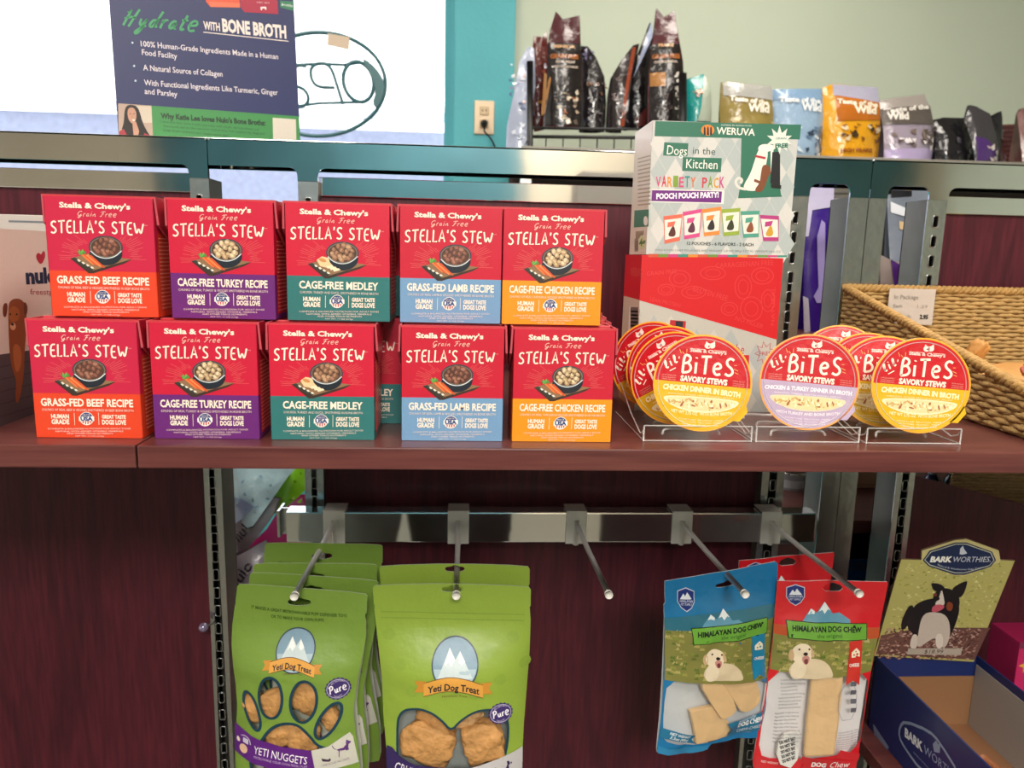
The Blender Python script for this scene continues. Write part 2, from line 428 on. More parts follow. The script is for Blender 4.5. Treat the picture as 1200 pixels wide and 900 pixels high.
# ------------------------------------------------------------------ the room
WY = 2.25
def struct(name, bm, m, parent=None, smooth=False):
    o = obj(name, bm, m, parent, smooth)
    if parent is None: o['kind'] = 'structure'
    return o
struct('floor', bx(-3, 3.2, -3.6, 2.35, FLOOR-.05, FLOOR), floorm)
struct('ceiling', bx(-3, 3.2, -3.6, 2.35, CEIL, CEIL+.05), ceilm)
struct('wall_back', bx(.162, 3.2, WY, WY+.12, FLOOR, CEIL), sage)
struct('wall_left', bx(-3.05, -3, -3.6, 2.35, FLOOR, CEIL), white_paint)
struct('wall_right', bx(3.2, 3.25, -3.6, 2.35, FLOOR, CEIL), sage)
struct('wall_rear', bx(-3, 3.2, -3.65, -3.6, FLOOR, CEIL), mat('beige_wall', '#b5ab97', rough=.7))
struct('trim_3', bx(-1.9, .35, -3.6, -3.56, FLOOR, CEIL), mat('deep_teal_panel', '#2c5c66', rough=.6, noise_=.5, nscale=4))
struct('trim_4', bx(1.85, 2.9, -3.6, -3.56, FLOOR, CEIL), mat('deep_teal_shelving_wall', '#2f5a5e', rough=.6, noise_=.7, nscale=7))

tw = struct('trim_1', box(bx(-.048, .162, WY-.03, WY+.12, FLOOR, CEIL, .004), -.062, -.048, WY-.01, WY+.1, .16, CEIL), teal)
tw['label'] = 'teal painted pillar between the bright window and the sage wall'
bm = bx(-3, -.062, WY, WY+.12, FLOOR, .16); struct('wall_window_side', bm, teal)
bm = bx(-3, -.062, WY-.09, WY+.02, .16, .175, .003); struct('trim_2', bm, white_paint)
wf = bmesh.new()
for x0, x1 in ((-2.0, -1.96), (-3, -2.97), (-.085, -.062)): box(wf, x0, x1, WY+.04, WY+.08, .175, CEIL)
box(wf, -3, -.062, WY+.04, WY+.08, .175, .20)
win = struct('window_1', wf, teal)
struct('pane', bx(-2.97, -.085, WY+.055, WY+.06, .19, CEIL), glassm, win)
# outside: pale pavement and a long low pale building across the street
gm = mat('pale_pavement', '#b8bfcc', rough=.9, noise_=.2, nscale=2)
g = struct('ground', bx(-30, 12, 2.6, 60, FLOOR-.2, FLOOR-.15), gm)
bw = mat('pale_blue_siding', '#8a90a4', rough=.8, noise_=.3, nscale=9, detail=6)
bl = thing('distant_building', 'long pale blue building seen through the bright window, far outside', 'building', (-4, 14, FLOOR-.15))
obj('wall', bx(-9.5, -1.1, 0, 3, 0, 3.75), bw, bl)
obj('wall', bx(-.8, 5, 0, 3, 0, 3.62), bw, bl)
obj('roof_edge', bx(-9.6, 5.1, -.15, 0, 3.8, 3.95), mat('pale_fascia', '#c4c6d0', rough=.8), bl)
# ceiling lights
for i, (x, y, sx, sy, W) in enumerate(LIGHTS):
    where = ['over the left front aisle', 'over the right front aisle', 'over the right back corner', 'over the left back window', 'at the far front of the shop'][i]
    t = thing('ceiling_light', 'rectangular ceiling light panel '+where, 'light', (x, y, CEIL), (PI, 0, 0), 'ceiling light panels')
    obj('light_frame', plate([(-sx/2-.03, -sy/2-.03), (sx/2+.03, -sy/2-.03), (sx/2+.03, sy/2+.03), (-sx/2-.03, sy/2+.03)], [[(-sx/2, -sy/2), (sx/2, -sy/2), (sx/2, sy/2), (-sx/2, sy/2)]], 0, .03), white_paint, t).rotation_euler = (PI/2, 0, 0)
    obj('diffuser', bx(-sx/2, sx/2, -sy/2, sy/2, .005, .02), lampm, t)
    ld = bpy.data.lights.new('lamp', 'AREA'); ld.shape = 'RECTANGLE'; ld.size = sx; ld.size_y = sy; ld.energy = W; ld.color = LIGHT_COL
    lo = bpy.data.objects.new('lamp', ld); COL.objects.link(lo); lo.parent = t; lo.location = (0, 0, .035); lo.rotation_euler = (PI, 0, 0)
# outlet
ou = thing('wall_outlet', 'cream wall outlet with a black plug on the teal pillar', 'outlet', (.0585, WY-.03, .626))
obj('outlet_plate', bx(-.035, .035, -.006, 0, -.057, .057, .004), cream, ou)
for z in (.022, -.022):
    s = obj('socket', bx(-.016, .016, -.009, -.005, z-.014, z+.014, .004), mat('beige_socket', '#cdb48f', rough=.4), ou)
    obj('socket_slot', box(bx(-.008, -.005, -.0095, -.0085, z-.004, z+.006), .005, .008, -.0095, -.0085, z-.004, z+.006), rubber, s)
pg = thing('power_plug', 'black round plug with its cord in the lower socket of the wall outlet', 'plug', (.0585, WY-.0395, .604))
obj('plug_body', lathe(bmesh.new(), [(.013, 0), (.013, .012), (.008, .03), (.004, .04)], 14, Matrix.Rotation(PI/2, 4, 'X')), rubber, pg, True)
pts = smooth_path([(0, 0, 0)][:0] or [(0, -.03), (.03, -.06), (.05, -.11), (.10, -.15), (.16, -.17)], 2)
obj('cord', tube(bmesh.new(), [(0, -.035, 0)]+[(a, -.03, b) for a, b in pts], .0035, 6), rubber, pg, True)
# ------------------------------------------------------------------ display gondola
PY = .40          # front plane of the posts and top rails
ZT = .277; ZI = .246; ZB = -1.1
def slots(bm, x, z0, z1, y, pitch=.0254, w=.0056, h=.0132):
    z = z1
    while z > z0:
        yield (x-w/2, x+w/2, z-h, z); z -= pitch
def post(name, x0, x1, parent, slotx=None, ztop=ZI):
    "box post 5 cm deep; the slotted ones have real holes in the front plate"
    bm = bmesh.new()
    holes = []
    if slotx is not None:
        for (a, b, c, d) in slots(bm, slotx, -.62, ztop-.021, 0): holes.append([(a, c), (b, c), (b, d), (a, d)])
    plate([(x0, ZB+.02), (x1, ZB+.02), (x1, ztop), (x0, ztop)], holes, PY, PY+.0018, bm)
    box(bm, x0, x0+.002, PY+.0018, PY+.05, ZB+.02, ztop, mi=1); box(bm, x1-.002, x1, PY+.0018, PY+.05, ZB+.02, ztop, mi=1)
    box(bm, x0, x1, PY+.048, PY+.05, ZB+.02, ztop)
    p = obj(name, bm, [chrome_w, dark_reflect], parent)
    if slotx is not None:   # pressed rim around each slot
        rb = bmesh.new()
        for (a, b, c, d) in slots(None, slotx, -.62, ztop-.021, 0):
            tube(rb, [(q[0], PY-.0004, q[1]) for q in rrect(a-.0009, b+.0009, c-.0009, d+.0009, .002, 2)], .0007, 4, closed=True)
        obj('slot_rim', rb, chrome_w, p, True)
    return p
def unit(label, x0, x1, openings, panels, posts, ztop_panel, cut=False):
    t = thing('display_gondola', label, 'shelf rack', (0, 0, 0), group=None)
    zr0 = ZI-.016
    outer = [(x0, zr0), (x0, ZT-.004), (x0+.004, ZT), (x1-.004, ZT), (x1, ZT-.004), (x1, zr0)]
    # scalloped top rail: the openings below it are cut as rounded notches
    pts = [(x0, ZT-.004), (x0+.004, ZT), (x1-.004, ZT), (x1, ZT-.004), (x1, zr0)]
    for a, b in sorted(openings, reverse=True):
        a = max(a, x0); b = min(b, x1); r = .010
        right = [(b+.0, zr0)] if b < x1-1e-4 else [(b, zr0)]
        arcR = [(b-r+r*math.cos(q), ZI-r+r*math.sin(q)) for q in [k*PI/8 for k in range(5)]] if b < x1-1e-4 else [(b, ZI)]
        arcL = [(a+r-r*math.sin(q), ZI-r+r*math.cos(q)) for q in [k*PI/8 for k in range(5)]] if a > x0+1e-4 else [(a, ZI)]
        pts += [p for p in (right+arcR+arcL+[(a, zr0)]) if not (pts and abs(p[0]-pts[-1][0]) < 1e-6 and abs(p[1]-pts[-1][1]) < 1e-6)]
    if abs(pts[-1][0]-x0) > 1e-5: pts.append((x0, zr0))
    q = []
    for p in pts:
        if not q or (abs(p[0]-q[-1][0])+abs(p[1]-q[-1][1])) > 1e-6: q.append(p)
    pts = q
    bm = plate(pts, [], PY-.0015, PY+.0015)
    box(bm, x0, x1, PY-.0015, PY+.05, ZT-.002, ZT+.0006, .0006)
    r = obj('top_rail', bm, chrome, t)
    obj('rail_lip', bx(x0, x1, PY+.047, PY+.05, ZI, ZT-.002), chrome, r)
    for a, b in panels:
        if cut: break
        p = obj('back_panel', bx(a, b, PY+.018, PY+.030, ZB+.03, ztop_panel), panel_wood, t)
        obj('panel_cap', bx(a, b, PY+.014, PY+.034, ztop_panel, ztop_panel+.023, .0008), chrome, p)
    if cut:      # two panels here: the lower one has a slanted top edge and leaves a gap under the shelf
        a, b = panels[0]
        p = obj('back_panel', bx(a, b, PY+.018, PY+.030, -.02, ztop_panel), panel_wood, t)
        obj('panel_cap', bx(a, b, PY+.014, PY+.034, ztop_panel, ztop_panel+.023, .0008), chrome, p)
        q0, q1 = at(1067, 557, Y=PY+.018), at(1200, 592, Y=PY+.018); s_ = (q1.z-q0.z)/(q1.x-q0.x)
        obj('back_panel', plate([(a, ZB+.03), (b, ZB+.03), (b, q0.z+s_*.25), (q0.x+.25, q0.z+s_*.25), (q0.x, q0.z), (a, q0.z)], [], PY+.018, PY+.030), panel_wood, t)
    for a, b, s in posts: post('slotted_upright' if s else 'upright', a, b, t, s, zr0+.0005)
    obj('foot', bx(x0+.01, x1-.01, PY-.2, PY+.25, ZB, ZB+.03), black, t)
    return t
xs1 = (-.335, -.3125); xs2 = (-.206, -.182); xs3 = (.405, .436); xo = (.489, .5145); xo2 = (.5155, .539); xs4 = (.594, .62)
unit('chrome framed shelf rack with dark cherry panel on the left, behind the orange banded cartons', -1.23, -.3125, [(-1.2, -.335)], [(-1.2, -.333)], [(*xs1, -.3245), (-1.23, -1.2, -1.215)], .214)
unit('wide chrome framed shelf rack with dark cherry panel behind the red cartons', -.3115, .5145, [(-.3115, -.206), (-.182, .405), (.436, .489)], [(-.184, .407)], [(*xs2, -.194), (*xs3, .4205), (*xo, None)], .214)
g3 = unit('chrome framed shelf rack with dark cherry panel behind the woven basket on the right', .5155, 1.43, [(.539, .594), (.62, 1.40)], [(.618, 1.40)], [(*xo2, None), (*xs4, .607), (1.40, 1.43, 1.415)], .214, True)
# shelves
def shelf(label, x0, x1, z, y0, y1, th=.0175):
    t = thing('shelf', label, 'shelf', (0, 0, z))
    obj('shelf_board', bx(x0, x1, y0, y1, -th, 0, .0012), shelf_wood, t)
    br = bmesh.new()
    return t
shelf('left end of the cherry wood shelf under the orange banded cartons', -1.2, -.2445, 0, -.0, PY-.001)
shelf('long cherry wood shelf carrying the cartons, snack cups and basket', -.2430, 1.35, 0, -.0, PY-.001)
shelf('lower dark wood shelf under the navy display box', .478, 1.38, -.414, .03, PY-.001)
# hang bar
hb = thing('hang_bar', 'horizontal chrome bar under the shelf carrying the peg hooks', 'bar', (0, 0, -.2185))
bm = bx(-.222, .466, .360, .363, 0, .0395, .001); box(bm, -.222, .466, .363, .385, .038, .0395); box(bm, -.222, .466, .363, .385, 0, .0015)
obj('bar_face', bm, chrome, hb)
for a, b in ((-.236, -.2), (.40, .44)):
    obj('bar_bracket', box(bx(a, a+.003, .372, PY+.004, .002, .037), a, b, .384, .387, .002, .037), chrome_w, hb)
# peg hooks
HOOKS = [((390, 607), (345, 706)), ((537, 605), (530, 692)), ((677, 612), (713, 694)), ((802, 612), (877, 697)), ((907, 618), (1004, 699))]
HX = [-.162, -.005, .147, .286, .405]
HTIP = .135
hl = ['zinc peg hook at the left end of the bar with the paw window bags', 'zinc peg hook second from left carrying the bags with the heart shaped window',
      'empty zinc peg hook in the middle of the bar', 'zinc peg hook carrying the blue chew bag', 'zinc peg hook at the right end of the bar carrying the red chew bags']
def peg_hook(x, label):
    t = thing('peg_hook', label, 'hook', (x, .36, -.18), group='peg hooks on the chrome bar')
    bm = bx(-.0135, .0135, -.0022, -.0006, -.040, .004, .0006)
    box(bm, -.0135, .0135, -.0022, .028, .0028, .0044, .0005)
    p = obj('hook_plate', bm, whitepl, t)
    g = bmesh.new()
    vs = [g.verts.new(q) for q in ((-.0035, -.0025, -.008), (.0035, -.0025, -.008), (.0035, -.0025, -.041), (-.0035, -.0025, -.041), (0, -.016, -.008), (0, -.006, -.041))]
    for f in ((0,1,2,3),(0,4,1),(3,2,5),(1,4,5,2),(0,3,5,4)): g.faces.new([vs[i] for i in f])
    obj('gusset', g, whitepl, p)
    ze = -.0 if True else 0
    rod = obj('hook_rod', tube(bmesh.new(), [(0, -.002, -.012), (0, -.10, -.010), (0, -.222, -.005)], .0031, 10), hookm, t, True)
    obj('rod_tip', tube(bmesh.new(), [(0, -.221, -.005), (0, -.2255, -.005)], .0041, 10), whitepl, t, True)
    return t
for x, l in zip(HX, hl): peg_hook(x, l)
# small glass bead peg
cb = thing('bead_clip', 'small pearly bead on a pin sticking out of the left slotted post', 'clip', (-.334, PY-.002, -.345))
obj('pin', tube(bmesh.new(), [(.006, .003, 0), (0, -.012, 0)], .0018, 6), chrome_w, cb)
bmx = bmesh.new(); bmesh.ops.create_uvsphere(bmx, u_segments=12, v_segments=8, radius=.0062)
obj('bead', bmx, mat('pearl_bead', '#9c8fae', rough=.15, metal=.5), cb, True, loc=(-.004, -.016, 0))
# ------------------------------------------------------------------ stew cartons
CW, CH, CD = .080, .0905, .052
INKC = '#f6e6d4'
def bowl(A, cx, cy, s, chunk, kind, carrots=True):
    "enamel bowl of stew on a board, in drawing units"
    P = lambda x, y: (cx+x*s, cy+y*s)
    A.poly([P(-235, 55), P(-105, 20), P(165, 60), P(120, 85), P(-90, 150), P(-120, 150)], '#3b2a22', 1.5)
    A.poly([P(-225, 52), P(-105, 20), P(165, 58), P(-95, 132)], '#8c6a4c', 2)
    A.poly([P(-225, 52), P(-205, 48), P(-85, 122), P(-95, 132)], '#2c3a35', 2.2)
    for k in range(4):
        a = -200+k*28
        A.poly([P(a+8, 62+k*16), P(a+20, 60+k*15), P(a+34, 72+k*15), P(a+20, 76+k*15)], '#e9dccb', 2.4)
    A.poly(ell(*P(0, 20), 108*s, 78*s, 30, 0), '#1c222c', 3)
    A.poly(ell(*P(0, -18), 112*s, 74*s, 32, .02), '#2f3a48', 3.6)
    A.poly(ell(*P(0, -18), 103*s, 66*s, 32, .02), '#7b6a5b', 4)
    A.poly(ell(*P(0, -18), 96*s, 60*s, 32, .02), '#4b3427', 4.4)
    rnd = random.Random(5)
    for (x, y) in ((-58,-30),(-28,-52),(8,-58),(42,-46),(66,-24),(-70,-4),(-38,-8),(-6,-26),(28,-18),(58,6),(-52,18),(-18,14),(14,18),(40,26),(-8,34)):
        c = rnd.choice(chunk); kk = rnd.uniform(.8, 1.25)
        A.poly(ell(*P(x, y-18+10), 22*s*kk, 16*s*kk, 8, rnd.random()*2), c[0], 5)
        A.poly(ell(*P(x-3, y-18+6), 14*s*kk, 9*s*kk, 7, rnd.random()*2), c[1], 5.6)
    A.line([P(-100, 6), P(-60, 42), P(0, 56), P(60, 42), P(104, 4)], 5*s, '#dfe6ea', 6, smooth=2)
    if kind == 'chicken':
        A.poly([P(-175, 30), P(-140, 5), P(-95, 15), P(-85, 45), P(-60, 70), P(-80, 85), P(-150, 70)], '#eec596', 6)
        A.poly(ell(*P(-135, 30), 26*s, 12*s, 12, .3), '#c98a50', 6.4)
        for k in range(3): A.poly([P(-110+k*22, 70+k*10), P(-70+k*22, 62+k*10), P(-56+k*22, 74+k*10), P(-100+k*22, 86+k*10)], '#f3dcb8', 6.5+k*.2)
        return
    for k in range(4):
        x0 = -168+k*18; y0 = 28+k*3
        A.poly([P(x0, y0), P(x0+16, y0-6), P(x0+88+k*6, y0+66+k*3), P(x0+76+k*6, y0+66+k*4)], ['#e8783f', '#d9552d', '#f08a4c', '#d2502b'][k], 6+k*.2)
    for k in range(5): A.poly([P(-172, 34), P(-190+k*13, 4-(k % 2)*10), P(-160+k*8, 22)], ['#4e8a3c', '#6ba84e'][k % 2], 6.9+k*.05)
CH_BROWN = [('#8a6048', '#b08768'), ('#9d7659', '#c49c7a'), ('#7b5340', '#a67b5f')]
CH_DARK = [('#6b4036', '#93604f'), ('#7d4d3e', '#a57360'), ('#5e362e', '#8a5a49')]
CH_PALE = [('#b79a75', '#dcc59e'), ('#a88864', '#d0b48a'), ('#c0a280', '#e2cda8')]
RED, RED2 = '#b80f26', '#c2152a'
KIND = {
 'beef':    dict(band='#d9401f', main='GRASS-FED BEEF RECIPE', sub='CHUNKS OF REAL BEEF & VEGGIES SMOTHERED IN BEEF BONE BROTH', chunk=CH_DARK, red='#c01a40', col='orange red'),
 'turkey':  dict(band='#652070', main='CAGE-FREE TURKEY RECIPE', sub='CHUNKS OF REAL TURKEY & VEGGIES SMOTHERED IN BONE BROTH', chunk=CH_PALE, red='#c41236', col='purple'),
 'medley':  dict(band='#2d6f6e', main='CAGE-FREE MEDLEY', sub='CHICKEN, TURKEY AND DUCK, SMOTHERED IN BONE BROTH', chunk=CH_BROWN, red='#c61234', col='teal'),
 'lamb':    dict(band='#7097bd', main='GRASS-FED LAMB RECIPE', sub='CHUNKS OF REAL LAMB & VEGGIES SMOTHERED IN BONE BROTH', chunk=CH_DARK, red='#c01230', col='light blue'),
 'chicken': dict(band='#e58f12', main='CAGE-FREE CHICKEN RECIPE', sub='CHUNKS OF REAL CHICKEN & VEGGIES SMOTHERED IN BONE BROTH', chunk=CH_PALE, red='#c01230', col='golden yellow'),
}
def carton_front(k):
    K = KIND[k]; q = 5.624
    A = Art([(100, 66), (803, 72), (815, 842), (120, 826)], CW-.001, CH-.0006)
    A.full(K['red'])
    A.tris([(-A.w/2, 0), (A.w/2, 0), (A.w/2, A.h*.385), (-A.w/2, A.h*.385)], [(0,1,2,3)], K['band'], 1)
    rnd = random.Random(3)
    for i in range(46):     # printed rays round the bowl
        a = -PI*.02+PI*1.04*i/45+(.0); r1 = rnd.uniform(150, 175); r2 = r1+rnd.choice((40, 70, 95))
        c0 = (470, 455)
        p = [(c0[0]-math.cos(a)*r1*1.15, c0[1]-math.sin(a)*r1*.75), (c0[0]-math.cos(a)*r2*1.15, c0[1]-math.sin(a)*r2*.75)]
        if p[1][1] < 320 and 300 < p[1][0] < 640: continue
        A.line(p, 2.2, '#d96a62', 1)
    for i in range(10):
        a = math.radians(-14+i*3); 
    A.text("Stella & Chewy's", (198, 137), (660, 143), 33, INKC, bold=.035)
    A.line([(198, 134), (236, 135)], 3, INKC)
    A.hand('Grain Free', (308, 192), (565, 194), 34, 3.6, '#f0c9b8', slant=.25)
    A.hand("STELLA'S STEW", (135, 302), (740, 312), 78, 10.5, INKC, arc=9)
    A.text('TM', (742, 248), (768, 248), 7, '#e8a9a0')
    bowl(A, 487, 405, 1.0, K['chunk'], 'chicken' if k == 'medley' else 'x')
    n = K['main']; x0, x1 = (160, 765) if len(n) > 17 else (195, 735)
    A.text(n, (x0, 618), (x1, 632), 48, INKC, z=5, bold=.03)
    A.text(K['sub'], (x0+5, 651), (x1, 664), 15, '#e8d2c8', z=5)
    A.text('HUMAN', (222, 702), (338, 704), 27, INKC, z=5, bold=.04); A.text('GRADE', (222, 739), (338, 741), 30, INKC, z=5, bold=.04)
    A.text('GREAT TASTE', (553, 706), (712, 710), 24, INKC, z=5, bold=.04); A.text('DOGS LOVE', (553, 745), (712, 749), 30, INKC, z=5, bold=.04)
    for x in (372, 531): A.line([(x, 668), (x, 748)], 3, INKC)
    A.poly(ell(452, 706, 46, 44, 26), '#f2ebe2', 4); A.poly(ell(452, 706, 42, 40, 26), '#27427c', 5)
    A.poly(ell(452, 706, 42, 40, 14, 0, .15*PI, .85*PI), '#f2ebe2', 5.5)
    for x in (-24, -8, 8, 24): A.rect(448+x, 722, 456+x, 744-abs(x)*.3, '#c42030', 6)
    A.rect(402, 692, 502, 722, '#f2ebe2', 6); A.text('USA', (412, 718), (494, 719), 24, '#27427c', z=7, bold=.06)
    A.text('MADE IN THE', (428, 686), (476, 686), 10, INKC, z=7)
    for (s, x0, x1, y) in (('COMPLETE & BALANCED NUTRITION FOR ADULT DOGS', 196, 740, 776), ('NATURAL WITH ADDED VITAMINS, MINERALS', 245, 690, 793), ('AND OTHER TRACE NUTRIENTS', 318, 622, 808), ('NET WT. 11 OZ (312g)', 372, 560, 824)):
        A.text(s, (x0, y), (x1, y+4), 10 if y < 810 else 8, '#ecd6cc', z=5)
    return A
def carton_side(k, s):
    K = KIND[k]
    A = Art([(0, 0), (52, 0), (52, 90), (0, 90)], CD-.001, CH-.001)
    A.full(K['red'])
    A.tris([(-A.w/2, 0), (A.w/2, 0), (A.w/2, A.h*.385), (-A.w/2, A.h*.385)], [(0,1,2,3)], K['band'], 1)
    A.poly([(4, 26), (48, 26), (48, 86), (4, 86)], RED2 if k != 'beef' else '#c8391f', 2)
    for r in range(19): A.rect(6, 29+r*3, 6+36+6*math.sin(r*2.1), 29.9+r*3, '#e79a86', 3)
    A.rect(6, 4, 30, 20, '#20181a', 3); A.text('Nutrition', (8, 10), (28, 10), 4, INKC, 4)
    return A
def wedge(bm, x0, x1, s):
    pass
_cart = {}
def make_carton(k):
    K = KIND[k]
    t = thing('stew_carton', '-', 'carton')
    # body: slightly bulged box, coloured like its print
    A = Art(); 
    bm = bmesh.new(); box(bm, -CW/2, CW/2, 0, CD, 0, CH, .0012)
    L = bm.loops.layers.float_color.new('Col'); c = (*lin(K['red']), 1); c2 = (*lin(K['band']), 1)
    bmesh.ops.bisect_plane(bm, geom=bm.verts[:]+bm.edges[:]+bm.faces[:], plane_co=(0,0,CH*.385), plane_no=(0,0,1))
    for f in bm.faces:
        for l in f.loops: l[L] = c2 if f.calc_center_median().z < CH*.385 else c
    obj('carton_body', bm, PAPER, t)
    panel_art(carton_front(k), 'front_print', t, PAPER, front(z=.0003))
    for s, n in ((1, 'right'), (-1, 'left')):
        mp = (lambda u, v, w, s=s: Vector((s*(CW/2+.0001+w), CD/2+s*u, v+.0005)))
        panel_art(carton_side(k, s), 'side_print', t, PAPER, mp, d=(s, 0, 0))
    # top: flat gable seam and the folded ears at both sides
    tb = bmesh.new(); box(tb, -CW/2-.001, CW/2+.001, .0008, .0022, CH-.0008, CH+.0012); box(tb, -CW/2, CW/2, CD*.5-.004, CD*.5+.004, CH-.0002, CH+.0012, .0004)
    L = tb.loops.layers.float_color.new('Col')
    for f in tb.faces:
        for l in f.loops: l[L] = (*lin('#bb3a40'), 1)
    obj('top_seam', tb, PAPER, t)
    for s in (-1, 1):
        e = bmesh.new()
        x = s*(CW/2)
        o0, o1 = s*.0004, s*.0018
        prof = [(.0, CH+.001), (CD, CH+.001), (CD*.52, CH-.031), (CD*.48, CH-.031)]
        prof = [(.0008, CH+.001), (CD-.0008, CH+.001), (CD-.003, CH-.006), (CD*.55, CH-.032), (CD*.45, CH-.032), (.003, CH-.020)]
        a = [e.verts.new((x+o0+(o1*.4 if i > 1 else 0), p[0], p[1])) for i, p in enumerate(prof)]
        b = [e.verts.new((x+o1+(o1*.6 if i > 1 else 0), p[0], p[1])) for i, p in enumerate(prof)]
        e.faces.new(a); e.faces.new(b[::-1])
        for i in range(len(a)): e.faces.new((a[i], b[i], b[(i+1) % len(a)], a[(i+1) % len(a)]))
        bmesh.ops.recalc_face_normals(e, faces=e.faces)
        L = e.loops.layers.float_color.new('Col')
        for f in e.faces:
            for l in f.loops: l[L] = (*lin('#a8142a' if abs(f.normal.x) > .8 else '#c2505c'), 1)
        obj('ear_flap', e, PAPER, t)
    return t
def carton_at(k, xl, xr, yb, row, back=0, label='', group=None):
    if k not in _cart: _cart[k] = make_carton(k); c = _cart[k]
    else: c = dup(_cart[k])
    if row == 0: a = at(xl, yb, Z=0); b = at(xr, yb, Z=0)
    else: a = at(xl, yb, Z=CH+.0016); b = at(xr, yb, Z=CH+.0016)
    y = {0: .022, 1: .040}[row]
    a = at(xl, yb, Y=y); b = at(xr, yb, Y=y)
    c.location = ((a.x+b.x)/2, y+back, 0 if row == 0 else CH+.0016)
    c['label'] = label
    if group: c['group'] = group
    return c
names = {'beef': 'orange red', 'turkey': 'purple', 'medley': 'teal', 'lamb': 'light blue', 'chicken': 'golden yellow'}
rows = {0: [('beef', 38, 172, 512), ('turkey', 176, 310, 514), ('medley', 316, 441, 515), ('lamb', 470, 589, 517), ('chicken', 598, 717, 518)],
        1: [('beef', 64, 183, 366), ('turkey', 202, 323, 369), ('medley', 337, 457, 372), ('lamb', 471, 584, 375), ('chicken', 588, 703, 379)]}
CP = {}
for r in (0, 1):
    for (k, xl, xr, yb) in rows[r]:
        c = carton_at(k, xl, xr, yb, r, 0, 'red stew carton with %s lower band, front of the %s row' % (names[k], ['bottom', 'top'][r]), 'stew cartons in the %s row' % ['bottom', 'top'][r])
        CP[(r, k)] = c.location.copy()
        c.rotation_euler.z = {(0,'beef'): -.01, (0,'medley'): .012, (1,'turkey'): -.015, (1,'chicken'): .01}.get((r, k), 0)
# the cartons behind the front ones
def behind(r, k, n, dx, dy, lab):
    for i in range(n):
        p = CP[(r, k)]; c = dup(_cart[k], (p.x+dx*(i+1), p.y+(CD+.004)*(i+1)+dy, p.z), (0, 0, 0), lab[i] if i < len(lab) else lab[-1]+' further back', 'stew cartons standing behind the front ones')
behind(0, 'medley', 2, .018, .004, ['teal banded carton standing second, partly hidden behind the bottom row teal carton', 'teal banded carton third behind the bottom row teal carton, nearly hidden'])
behind(0, 'lamb', 2, -.001, .003, ['light blue banded carton hidden behind the bottom row light blue carton', 'light blue banded carton third from front in the bottom row'])
behind(0, 'chicken', 3, .006, .002, ['golden yellow banded carton second in the bottom right row, only its top showing', 'golden yellow banded carton third in the bottom right row, only its top edge showing', 'golden yellow banded carton fourth in the bottom right row, by the wood panel'])
behind(0, 'turkey', 2, .004, .003, ['purple banded carton second in its bottom row, behind the front one', 'purple banded carton third in its bottom row'])
behind(0, 'beef', 2, .004, .003, ['orange red banded carton second in its bottom row, behind the front one', 'orange red banded carton third in its bottom row'])
behind(1, 'medley', 1, .009, .003, ['teal banded carton standing behind the top row teal carton, edge showing'])
behind(1, 'turkey', 1, .009, .003, ['purple banded carton standing behind the top row purple carton, edge showing'])
behind(1, 'beef', 1, .006, .003, ['orange red banded carton standing behind the top row orange red carton'])
